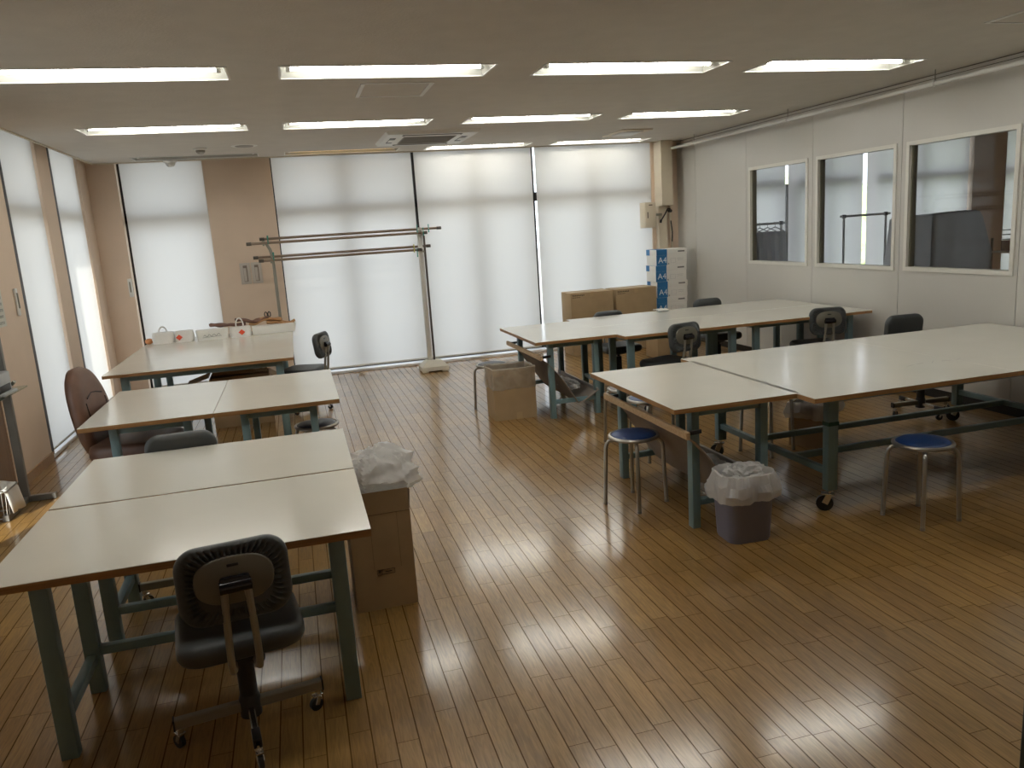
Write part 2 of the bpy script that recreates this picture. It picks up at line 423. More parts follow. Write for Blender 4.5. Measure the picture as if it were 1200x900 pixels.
struct(MB().bb(XR + 0.06, XE, -0.9, 9.86, H, H + 0.02).build('ceiling', ceil_m, smooth=False))
# drop edge of the ceiling along the two window sides
struct(MB().bb(-2.015, -2.0, -0.9, 9.87, H - 0.012, H + 0.1).bb(-2.0, XE, 9.855, 9.87, H - 0.012, H + 0.1).build('trim_1', cream_m))
struct(MB().bb(-3.0, XE + 0.2, -1.1, 10.62, 2.78, 2.95).build('roof', conc_m, smooth=False))

# --- back facade: piers between the bays, window frames, glass, sill
BAYS = [(-1.79, -0.88, 0), (-0.14, 1.535, 1), (1.58, 3.075, 1), (3.105, 4.74, 1)]
NEXT_BAYS = [(5.45, 6.80, 1), (7.02, 8.06, 1), (8.34, 9.97, 1), (10.62, 11.2, 0)]
mb = MB()
mb.bb(-2.35, -1.80, 9.94, 10.20, 0, 2.8)
mb.bb(-0.88, -0.13, 9.94, 10.20, 0, 2.8)
mb.bb(4.745, 5.14, 9.94, 10.20, 0, 2.8)
mb.bb(5.14, 5.45, 9.94, 10.20, 0, 2.8)
mb.bb(9.99, 10.60, 9.86, 10.20, 0, 2.8)
struct(mb.build('wall_back', beige_m))
struct(MB().bb(6.90, 6.965, 10.05, 10.12, 0.03, 2.0).build('trim_9', dark_m, smooth=False))
wn = 1
def back_window(x0, x1, mull):
    global wn
    f = MB(); yc = 10.085; d = 0.07
    f.bb(x0, x0 + 0.05, yc - d / 2, yc + d / 2, 0.03, 2.8); f.bb(x1 - 0.05, x1, yc - d / 2, yc + d / 2, 0.03, 2.8)
    f.bb(x0, x1, yc - d / 2, yc + d / 2, 1.97, 2.08); f.bb(x0, x1, yc - d / 2, yc + d / 2, 2.68, 2.8)
    f.bb(x0, x1, yc - d / 2, yc + d / 2, 0.03, 0.075)
    if mull:
        xm = (x0 + x1) / 2
        f.bb(xm - 0.045, xm + 0.045, yc - d / 2, yc + d / 2, 0.03, 2.8)
    o = struct(f.build('window_%d' % wn, dark_m))
    g = MB().bb(x0 + 0.04, x1 - 0.04, yc - 0.003, yc + 0.003, 0.06, 2.72).build('glass', glass_m, o, smooth=False)
    s = MB().bb(x0, x1, 9.875, 10.20, 0.0, 0.032, bev=0.004).build('window_sill', alu_m, o)
    wn += 1
for b in BAYS: back_window(b[0] - 0.02, b[1] + 0.02, b[2])
for b in NEXT_BAYS: back_window(b[0] - 0.02, b[1] + 0.02, b[2])

# --- left facade
XW = -2.25
mb = MB()
mb.bb(-2.285, XL, 6.22, 7.09, 0, 2.8)      # nearest pier
mb.bb(-2.285, XL, 8.13, 8.50, 0, 2.8)
mb.bb(-2.285, XL, 9.58, 9.94, 0, 2.8)
mb.bb(-2.36, XL, -0.9, 4.0, 0, 2.8)
struct(mb.build('wall_left', beige_m))
mb = MB()
for y0, y1 in ((6.22, 7.09), (8.13, 8.50), (9.58, 9.94)):
    mb.bb(XL, XL + 0.012, y0, y1 + 0.0, 0, 0.075, bev=0.002)
struct(mb.build('baseboard_left', wood('oak_base', (0.30, 0.17, 0.08), (0.40, 0.25, 0.13), 0.45), smooth=False))
mb = MB(); mb.bb(-2.34, XL - 0.005, 5.62, 6.22, 0, 2.8)
struct(mb.build('trim_2', darkwood_m))
def left_window(y0, y1):
    global wn
    f = MB(); d = 0.05
    a, b = XW - d / 2, XW + d / 2
    f.bb(a, b, y0, y0 + 0.05, 0.03, 2.8); f.bb(a, b, y1 - 0.05, y1, 0.03, 2.8)
    f.bb(a, b, y0, y1, 2.01, 2.12); f.bb(a, b, y0, y1, 2.68, 2.8); f.bb(a, b, y0, y1, 0.03, 0.075)
    o = struct(f.build('window_%d' % wn, dark_m))
    MB().bb(XW - 0.003, XW + 0.003, y0 + 0.04, y1 - 0.04, 0.06, 2.72).build('glass', glass_m, o, smooth=False)
    MB().bb(-2.36, XL - 0.01, y0, y1, 0.0, 0.03, bev=0.004).build('window_sill', alu_m, o)
    wn += 1
left_window(7.07, 8.15); left_window(8.48, 9.60); left_window(4.0, 5.62)

# --- partition on the right, made of panels with open joints
SEAMS = [-0.9, 1.0, 2.21, 3.42, 4.622, 5.816, 7.030, 8.245, 9.437, 9.94]
WINS = [(4.655, 5.755), (5.868, 6.968), (7.098, 8.180)]
WZ0, WZ1 = 1.058, 2.142
g = 0.003
mb = MB()
for a, b in zip(SEAMS, SEAMS[1:]):
    w = [q for q in WINS if a < (q[0] + q[1]) / 2 < b]
    if not w: mb.bb(XR, XR + 0.06, a + g, b - g, 0, 2.597)
    else:
        w = w[0]
        mb.bb(XR, XR + 0.06, a + g, b - g, 0, WZ0); mb.bb(XR, XR + 0.06, a + g, b - g, WZ1, 2.597)
        mb.bb(XR, XR + 0.06, a + g, w[0], WZ0, WZ1); mb.bb(XR, XR + 0.06, w[1], b - g, WZ0, WZ1)
struct(mb.build('wall_right', wallr_m, smooth=False))
mb = MB()
for s in SEAMS[1:-1]: mb.bb(XR + 0.012, XR + 0.058, s - 0.0045, s + 0.0045, 0, 2.6)
struct(mb.build('trim_3', dark_m, smooth=False))
mb = MB().bb(XR - 0.002, XR + 0.06, -0.9, 9.94, 2.604, 2.626)
struct(mb.build('trim_4', wallr_m, smooth=False))
struct(MB().bb(XR + 0.012, XR + 0.055, -0.9, 9.94, 2.590, H).build('trim_5', jamb_m, smooth=False))
struct(MB().bb(XR - 0.010, XR, -0.9, 9.94, 0.0, 0.075, bev=0.002).build('baseboard_right', blackbase_m, smooth=False))
for a, b in WINS:
    f = MB(); t = 0.034; x0, x1 = XR - 0.012, XR + 0.072
    f.bb(x0, x1, a, b, WZ0, WZ0 + t); f.bb(x0, x1, a, b, WZ1 - t, WZ1)
    f.bb(x0, x1, a, a + t, WZ0 + t, WZ1 - t); f.bb(x0, x1, b - t, b, WZ0 + t, WZ1 - t)
    o = struct(f.build('window_%d' % wn, framew_m, smooth=False)); wn += 1
    j = MB(); t2 = t + 0.012
    j.bb(XR + 0.016, XR + 0.066, a + t, a + t2, WZ0 + t, WZ1 - t); j.bb(XR + 0.016, XR + 0.066, b - t2, b - t, WZ0 + t, WZ1 - t)
    j.build('gasket', jamb_m, o, smooth=False)
    MB().bb(XR + 0.036, XR + 0.042, a + t, b - t, WZ0 + t, WZ1 - t).build('glass', tglass_m, o, smooth=False)
# closing walls behind the camera, far end of the next room
struct(MB().bb(-2.36, XE, -1.0, -0.9, 0, 2.8).build('wall_front', beige_m, smooth=False))
struct(MB().bb(XE, XE + 0.1, -1.0, 10.15, 0, 2.8).build('wall_right', beige_m, smooth=False))
# dark door edge at the near right
struct(MB().bb(1.875, 2.85, 1.545, 1.585, 0.004, 2.05, bev=0.003).build('door_1', doorblack_m, smooth=False))

# --- outside
struct(MB().bb(-40, 50, 10.2, 60, -0.3, -0.15).bb(-40, -2.36, -30, 10.15, -0.3, -0.15).build('ground', conc_m, smooth=False))
struct(MB().bb(-3.0, XE, 10.2, 10.75, 2.74, 2.84).bb(-2.90, -2.36, -0.9, 10.75, 2.74, 2.84).build('added_overhang', conc_m, smooth=False))   # unseen eaves, added to darken the blind tops and cap the sun patch
struct(MB().bb(-2.96, -2.36, 4.6, 7.02, -0.2, 2.8).build('wall_left', conc_m, smooth=False))    # unseen projecting wing, added to keep sun off the nearer left blind

# ------------------------------------------------------------------ roller blinds
def blind(kind, a, b, z0, label, fx=None):
    """kind 'y': hangs in the plane y = YB between x=a..b ; kind 'x': in the plane x = fx between y=a..b"""
    t = thing('roller_blind', label, 'roller blind', ((a + b) / 2, YB, z0) if kind == 'y' else (fx, (a + b) / 2, z0), group='roller blinds')
    w = (b - a) / 2; hgt = 2.74 - z0
    ax = (lambda u, v, z: (u, v, z)) if kind == 'y' else (lambda u, v, z: (v, u, z))
    f = MB(); n = 14
    f.grid(lambda i, j: ax(-w + 2 * w * i, 0.0015 * math.sin(9 * j + 3 * i), 0.012 + (hgt - 0.012) * j), 8, n)
    f.build('fabric', blind_m, t)
    r = MB(); p0, p1 = ax(-w, 0, 0.008), ax(w, 0, 0.008)
    r.bar(p0, p1, 0.012, 0.020, bev=0.003); r.build('bottom_rail', rail_m, t)
    k = MB(); k.cyl(ax(-w, 0.0 if kind == 'y' else 0.0, hgt), ax(w, 0, hgt), 0.022); k.build('roller_tube', rail_m, t)
    return t
ZB = 0.062
blind('y', -1.755, -0.88, ZB, 'narrow white roller blind left of the beige wall with two switch plates')
blind('y', -0.115, 1.535, ZB, 'white roller blind behind the clothes rack, right of the beige wall')
blind('y', 1.57, 3.075, ZB, 'white roller blind between the clothes rack and the cardboard cartons')
blind('y', 3.125, 4.735, ZB, 'white roller blind behind the stacked brown cartons')
blind('x', 7.215, 8.12, 0.055, 'white roller blind on the left wall beside the grey steel stand', fx=-2.125)
blind('x', 8.635, 9.577, 0.055, 'sunlit white roller blind on the left wall behind the brown leather chair', fx=-2.125)
struct(MB().bb(-2.19, -2.116, 7.092, 7.210, 0.03, 2.8).bb(-2.19, -2.116, 8.502, 8.630, 0.03, 2.8).build('trim_10', dark_m, smooth=False))
nb = [('white next-room blind left of the bright slit in the far partition window', 5.46, 6.80), ('white next-room blind right of the slit, behind the empty garment rack', 6.85, 8.09), ('white next-room blind above the slate cloth in the nearest partition window', 8.16, 9.97), ('white next-room blind at the right edge of the nearest partition window', 10.62, 11.18)]
for l, a, b in nb: blind('y', a, b, ZB, l)

# pull-cord winders on the pier beside the blinds
def cord_box(x, y, z, face, label):
    t = thing('blind_cord_holder', label, 'cord holder', (x, y, z), rz=0 if face == 'y' else PI / 2, group='blind cord holders')
    MB().box((0, -0.008, 0), (0.045, 0.016, 0.21), bev=0.004).build('back_plate', white_m, t)
    MB().box((0.0, -0.019, 0.01), (0.016, 0.010, 0.12), bev=0.003).build('cord_winder', greysteel_m, t)
    return t
cord_box(-1.83, 9.938, 1.25, 'y', 'white blind cord holder on the back wall beside the narrow blind')
cord_box(-2.098, 6.90, 1.33, 'x', 'white blind cord holder on the left pier beside the paper notice')

# ------------------------------------------------------------------ ceiling fixtures
def light_fixture(c, r, tube_mat, label, cat='ceiling light'):
    x0, x1 = c; y0, y1 = r; dz = 0.075
    t = thing('ceiling_light', label, cat, ((x0 + x1) / 2, (y0 + y1) / 2, H), group='recessed fluorescent ceiling lights')
    w, d = (x1 - x0) / 2, (y1 - y0) / 2
    h = MB(); e = 0.012
    # sloping reflector trough with a lip round the opening
    lo = [(-w, -d, 0), (w, -d, 0), (w, d, 0), (-w, d, 0)]
    hi = [(-w + 0.03, -d + 0.05, dz), (w - 0.03, -d + 0.05, dz), (w - 0.03, d - 0.05, dz), (-w + 0.03, d - 0.05, dz)]
    h.loft([lo, hi], cap0=False, cap1=True)
    hs = h.build('reflector', reflect_m, t, smooth=False)
    l = MB()
    l.bb(-w - e, w + e, -d - e, -d, -0.006, 0.002); l.bb(-w - e, w + e, d, d + e, -0.006, 0.002)
    l.bb(-w - e, -w, -d, d, -0.006, 0.002); l.bb(w, w + e, -d, d, -0.006, 0.002)
    l.build('rim', white_m, t, smooth=False)
    u = MB(); u.cyl((-w + 0.055, 0.0, 0.026), (w - 0.055, 0.0, 0.026), 0.017, 12); u.build('fluorescent_tube', tube_mat, t)
    for s in (-1, 1):
        MB().box((s * (w - 0.045), 0.0, 0.036), (0.024, 0.05, 0.062), bev=0.004).build('lamp_holder', white_m, t)
    return t
names_c = ['leftmost', 'second from left', 'third from left', 'rightmost']
names_r = ['added row over near tables', 'frontmost visible row', 'middle row', 'row by the back blinds']
for ri, r in enumerate(ROWS):
    for ci, c in enumerate(COLS):
        tm, st = tube_m, 'lit'
        if ri == 3 and ci == 0: tm, st = deadtube_m, 'unlit'
        if ri == 3 and ci == 1: tm, st = warmtube_m, 'dim orange-glowing'
        light_fixture(c, r, tm, '%s recessed ceiling light, %s of the %s' % (st, names_c[ci], names_r[ri]))

# access hatches
def hatch(x0, x1, y0, y1, label):
    t = thing('ceiling_hatch', label, 'access hatch', ((x0 + x1) / 2, (y0 + y1) / 2, H), group='ceiling access hatches')
    w, d = (x1 - x0) / 2, (y1 - y0) / 2
    m = MB(); e = 0.014
    for s in (-1, 1):
        m.bb(s * w - e, s * w + e, -d, d, -0.007, 0.0); m.bb(-w, w, s * d - e * 0.6, s * d + e * 0.6, -0.006, 0.0)
    m.build('frame', white_m, t, smooth=False)
    MB().bb(-w + e + 0.003, w - e - 0.003, -d + e, d - e, -0.003, 0.0).build('panel', ceil_m, t, smooth=False)
hatch(0.575, 1.035, 5.46, 5.96, 'square access hatch flush in the ceiling, between the near and middle light rows')
hatch(4.02, 4.62, 3.55, 3.93, 'thin framed ceiling hatch near the partition wall, at the upper right corner')
# air conditioner cassette
t = thing('ceiling_air_conditioner', 'white ceiling cassette air conditioner with a grey intake grille', 'air conditioner', (1.485, 8.45, H))
m = MB(); m.loft([[(x * 0.475, y * 0.515, 0.0) for x, y in ((-1, -1), (1, -1), (1, 1), (-1, 1))], [(x * 0.455, y * 0.495, -0.03) for x, y in ((-1, -1), (1, -1), (1, 1), (-1, 1))]]); m.build('casing', white_m, t, smooth=False)
m = MB(); m.bb(-0.27, 0.27, -0.27, 0.27, -0.034, -0.029)
for k in range(16): m.bb(-0.26, 0.26, -0.255 + k * 0.034, -0.247 + k * 0.034, -0.038, -0.033)
m.build('intake_grille', grille_m, t, smooth=False)
for sx, sy, w, d in ((0, 0.40, 0.30, 0.035), (0, -0.40, 0.30, 0.035), (0.37, 0, 0.03, 0.20), (-0.37, 0, 0.03, 0.20)):
    o = MB().bb(sx - w, sx + w, sy - d, sy + d, -0.034, -0.028, bev=0.002).build('air_outlet', dark_m, t, smooth=False)
    MB().bb(sx - w * 0.93, sx + w * 0.93, sy - d * 0.45, sy + d * 0.45, -0.037, -0.033).build('louver', white_m, o, smooth=False)
# square vent
t = thing('ceiling_vent', 'small square pale ceiling vent near the pillar, beyond the middle light row', 'vent', (3.87, 8.70, H))
m = MB(); m.bb(-0.19, 0.19, -0.29, 0.29, -0.012, 0.0, bev=0.003); m.build('frame', cream_m, t)
m = MB(); m.bb(-0.12, 0.12, -0.19, 0.19, -0.022, -0.011, bev=0.003); m.build('cover', white_m, t)
# detectors and speaker
def det(x, y, r, dz, label, cat, name, cm=white_m):
    t = thing(name, label, cat, (x, y, H))
    MB().lathe([(r, 0), (r, -dz * 0.25), (r * 0.8, -dz * 0.4)], mi=0).build('mounting_ring', white_m, t)
    MB().lathe([(r * 0.72, -dz * 0.38), (r * 0.66, -dz * 0.75), (r * 0.4, -dz), (0, -dz)]).build('cover', cm, t)
det(-0.77, 8.76, 0.065, 0.055, 'small grey smoke detector on the ceiling beside the flat round speaker', 'smoke detector', 'smoke_detector', grille_m)
det(-0.34, 8.68, 0.13, 0.012, 'flat round ceiling speaker right of the smoke detector', 'speaker', 'ceiling_speaker', grille_m)
det(-1.19, 9.75, 0.075, 0.075, 'white domed sensor on the ceiling above the narrow blind', 'sensor', 'ceiling_sensor')

# pipe hung under the ceiling along the partition
t = thing('ceiling_pipe', 'thin pale pipe hung below the ceiling along the partition wall', 'pipe', (4.95, 5.0, 2.53))
MB().cyl((0, -5.5, 0), (0, 4.88, 0), 0.017, 14).build('pipe_run', white_m, t)
for y in (9.12, 7.19, 5.29, 3.4):
    h = MB().cyl((0, y - 5.0, 0.0), (0, y - 5.0, 0.104), 0.004, 8).build('hanger', greysteel_m, t)
    MB().tube([(0.022 * math.cos(a), y - 5.0, 0.022 * math.sin(a)) for a in [2 * PI * k / 16 for k in range(16)]], 0.005, 6, closed=True).build('clamp', white_m, h)

# pillar casing, electric box, conduit and crank arm at the back right
struct(MB().bb(4.79, 4.955, 9.72, 9.94, 1.80, H, bev=0.004).build('trim_7', cream_m, smooth=False))
struct(MB().bb(4.80, 4.93, 9.86, 9.94, 0.0, 1.80, bev=0.004).build('trim_8', cream_m, smooth=False))
t = thing('electric_box', 'cream wall-mounted electric box beside the rightmost back blind', 'electric box', (4.62, 9.80, 1.69))
MB().box((0.0, 0, 0), (0.16, 0.16, 0.33), bev=0.004).build('case', cream_m, t)
d = MB().box((0.0, -0.084, 0), (0.15, 0.008, 0.315), bev=0.002).build('cover', cream_m, t)
MB().box((-0.045, -0.093, 0.0), (0.012, 0.008, 0.08), bev=0.002).build('latch', bronze_m, d)
MB().box((0.0, -0.089, 0.13), (0.05, 0.001, 0.012)).build('label_strip', ink_m, d)
MB().bar((0.08, 0.03, 0.0), (0.20, 0.06, 0.0), 0.10, 0.03).build('bracket', greysteel_m, t)
t = thing('conduit_pipe', 'thin cream conduit running down the pillar to the paper boxes', 'conduit', (5.0, 9.915, 1.2))
MB().tube([(0, 0, 1.29), (0, 0, 0.55), (0.0, 0, 0.45), (0.01, -0.01, 0.1), (0.05, -0.02, -0.9), (0.05, -0.02, -1.2)], 0.013, 10).build('pipe', cream_m, t)
MB().tube([(0.0, -0.02, 0.40), (0.012, -0.035, 0.25), (0.008, -0.03, 0.12)], 0.008, 8).build('joint', black_m, t)
t = thing('crank_arm', 'black jointed crank arm fixed to the pillar beside the electric box', 'crank', (4.95, 9.90, 1.76))
MB().tube([(0.04, 0, -0.03), (0.02, -0.05, 0.0), (-0.02, -0.06, 0.0), (-0.06, -0.07, -0.06), (-0.13, -0.08, -0.15)], 0.009, 8).build('rod', dark_m, t)
MB().cyl((0.04, 0.02, -0.03), (0.04, -0.03, -0.03), 0.022).build('mounting_base', dark_m, t)
MB().cyl((-0.13, -0.08, -0.14), (-0.14, -0.08, -0.18), 0.015).build('grip', black_m, t)

# switch plates with recessed handles on the back wall
for k, x in enumerate((-0.555, -0.425)):
    t = thing('switch_plate', 'pale wall plate with a slotted recess, %s of the pair on the beige back wall' % ('left' if k == 0 else 'right'), 'switch plate', (x, 9.938, 1.315), group='pair of slotted wall plates')
    MB().box((0, -0.006, 0), (0.118, 0.012, 0.25), bev=0.003).build('plate', platem_m, t)
    MB().box((0.0, -0.013, 0.0), (0.046, 0.003, 0.19), bev=0.001).build('recess', platehole_m, t)
    MB().box((-0.004, -0.017, -0.012), (0.032, 0.008, 0.155), bev=0.003).build('handle', platem_m, t)

# ------------------------------------------------------------------ tables
TZ = 0.695
def tabletop(w, d, th=0.027):
    m = MB()
    m.box((0, 0, TZ - 0.0015), (w, d, 0.003), 0, bev=0.0012, seg=1)
    m.box((0, 0, TZ - 0.003 - (th - 0.003) / 2), (w - 0.001, d - 0.001, th - 0.003), 1)
    return m
def make_table(w=1.17, d=0.735):
    t = thing('work_table', '', 'work table')
    tabletop(w, d).build('tabletop', [top_m, edge_m], t, ang=30)
    lx, ly, lw, lt = w / 2 - 0.115, 0.205, 0.055, 0.045
    zt = TZ - 0.027
    for sx in (-1, 1):
        for sy in (-1, 1):
            MB().box((sx * lx, sy * ly, zt / 2), (lw, lt, zt), bev=0.003).build('leg', teal_m, t)
    a = MB()
    for sy in (-1, 1): a.bb(-lx + lw / 2, lx - lw / 2, sy * ly - 0.018, sy * ly + 0.018, zt - 0.05, zt - 0.0005, bev=0.002)
    for sx in (-1, 1): a.bb(sx * lx - 0.018, sx * lx + 0.018, -ly + lt / 2, ly - lt / 2, zt - 0.05, zt - 0.0005, bev=0.002)
    a.build('apron', teal_m, t)
    for sx in (-1, 1):
        MB().bb(sx * lx - 0.018, sx * lx + 0.018, -ly + lt / 2, ly - lt / 2, 0.125, 0.160, bev=0.002).build('stretcher', teal_m, t)
    MB().bb(-lx + lw / 2, lx - lw / 2, ly - 0.016, ly + 0.016, 0.150, 0.185, bev=0.002).build('stretcher', teal_m, t)
    return t
tb = make_table()
tabs = [
    ((-0.435, 2.895, 0), 0.0, 'cream-topped work table nearest the camera, grey office chair pulled up to it'),
    ((-0.435, 3.645, 0), PI, 'cream work table butted behind the nearest left table, open carton at its right end'),
    ((-0.915, 5.385, 0), -PI / 2, 'cream work table with the brown leather chair at its left end'),
    ((-0.185, 5.385, 0), -PI / 2, 'cream work table beside the leather-chair table, dark stool under its right end'),
    ((2.135, 4.095, 0), -PI / 2, 'small cream work table with the pine-barred sling, lined blue bin at its corner'),
    ((2.235, 6.790, 0), -PI / 2, 'cream work table behind the lined cardboard box, grey sling tied to its legs'),
    ((3.215, 6.405, 0), 0.0, 'cream table of the back block, front left one with the grey chair drawn up'),
    ((4.440, 6.405, 0), 0.0, 'cream table of the back block, front one with its end by the partition'),
    ((3.215, 7.145, 0), PI, 'cream table of the back block, rear left one near the cardboard cartons'),
    ((4.440, 7.145, 0), PI, 'cream table of the back block, rear one touching the partition below the window'),
]
for i, (l, r, lab) in enumerate(tabs):
    o = place(tb, i == 0, l, r, lab, 'cream-topped teal-legged work tables')
    if i >= 6: o.scale = (1.228 / 1.17, 1.0, 1.0)
    if i in (2, 3): o.scale = (1.0, 0.99, 1.0)

# big cutting table at the back left
def big_frame(t, w, d, lxs, lys, cast, sz, longs):
    zt = TZ - 0.027
    for x in lxs:
        for y in lys:
            z0 = 0.122 if cast else 0.0
            MB().box((x, y, (zt + z0) / 2), (0.062, 0.05, zt - z0), bev=0.003).build('leg', teal_m, t)
            if cast: caster(t, (x, y, 0), 0.045, 2.48, top=0.126)
    a = MB()
    for y in lys: a.bb(lxs[0], lxs[-1], y - 0.018, y + 0.018, zt - 0.05, zt - 0.0005)
    for x in lxs: a.bb(x - 0.018, x + 0.018, lys[0], lys[-1], zt - 0.05, zt - 0.0005)
    a.build('apron', teal_m, t, smooth=False)
    for x in lxs: MB().bb(x - 0.016, x + 0.016, lys[0] + 0.02, lys[-1] - 0.02, sz - 0.018, sz + 0.018, bev=0.002).build('stretcher', teal_m, t)
    for y in longs: MB().bb(lxs[0] + 0.016, lxs[-1] - 0.016, y - 0.016, y + 0.016, sz - 0.018, sz + 0.018, bev=0.002).build('stretcher', teal_m, t)
def caster(parent, loc, r=0.03, yaw=0.0, top=None, lock=True):
    """swivel caster with its wheel and fork, standing on z=0 of the parent"""
    top = top or r * 2 + 0.034
    dx, dy = math.cos(yaw), math.sin(yaw); off = r * 0.55
    f = MB()
    wx, wy = loc[0] + dx * off, loc[1] + dy * off
    f.cyl((loc[0], loc[1], top - 0.004), (loc[0], loc[1], r * 2 + 0.004), 0.011, 12)
    f.box((loc[0] + dx * off * 0.4, loc[1] + dy * off * 0.4, r * 2 + 0.008), (r * 1.5, r * 1.0, 0.008), rz=yaw, bev=0.002)
    for s in (-1, 1):
        ox, oy = -dy * s * (r * 0.42), dx * s * (r * 0.42)
        f.bar((loc[0] + ox, loc[1] + oy, r * 2 + 0.008), (wx + ox, wy + oy, r * 0.95), 0.005, r * 0.75)
    o = f.build('caster', chrome_m, parent)
    w = MB()
    w.cyl((wx + dy * r * 0.33, wy - dx * r * 0.33, r), (wx - dy * r * 0.33, wy + dx * r * 0.33, r), r, 22)
    w.build('wheel', black_m, o)
    return o
t = thing('cutting_table', 'large cream cutting table at the back left carrying white carry bags and leather', 'cutting table', (-0.83, 8.02, 0))
tabletop(1.49, 2.38).build('tabletop', [top_m, edge_m], t, ang=30)
big_frame(t, 1.49, 2.38, (-0.60, 0.62), (-1.08, 0.33, 1.06), False, 0.17, (1.06,))
# big cutting table on casters at the right
t = thing('cutting_table', 'long cream cutting table on casters reaching the partition, blue stool before it', 'cutting table', (3.77, 4.085, 0))
m = MB()
for x0, x1 in ((-1.292, -0.001), (0.001, 1.300)):
    m.box(((x0 + x1) / 2, 0, TZ - 0.0015), (x1 - x0, 1.45, 0.003), 0, bev=0.0012, seg=1)
    m.box(((x0 + x1) / 2, 0, TZ - 0.015), (x1 - x0 - 0.001, 1.449, 0.024), 1)
m.build('tabletop', [top_m, edge_m], t, ang=30)
big_frame(t, 2.6, 1.45, (-1.065, 0.93), (-0.555, 0.60), True, 0.222, (-0.22, 0.20))
mk = MB()     # faint smudge left on the laminate
for k in range(5): mk.bar((-0.35 + k * 0.09, -0.30 + 0.02 * (k % 2), TZ + 0.0002), (-0.29 + k * 0.09, -0.285 + 0.02 * (k % 3), TZ + 0.0002), 0.003, 0.0004, bev=0)
mk.build('pencil_mark', grille_m, t)
mk = MB().box((-1.065, -0.555, 0.50), (0.066, 0.054, 0.022)).build('tape_band', mat('green_tape', (0.01, 0.07, 0.05), 0.4), t)

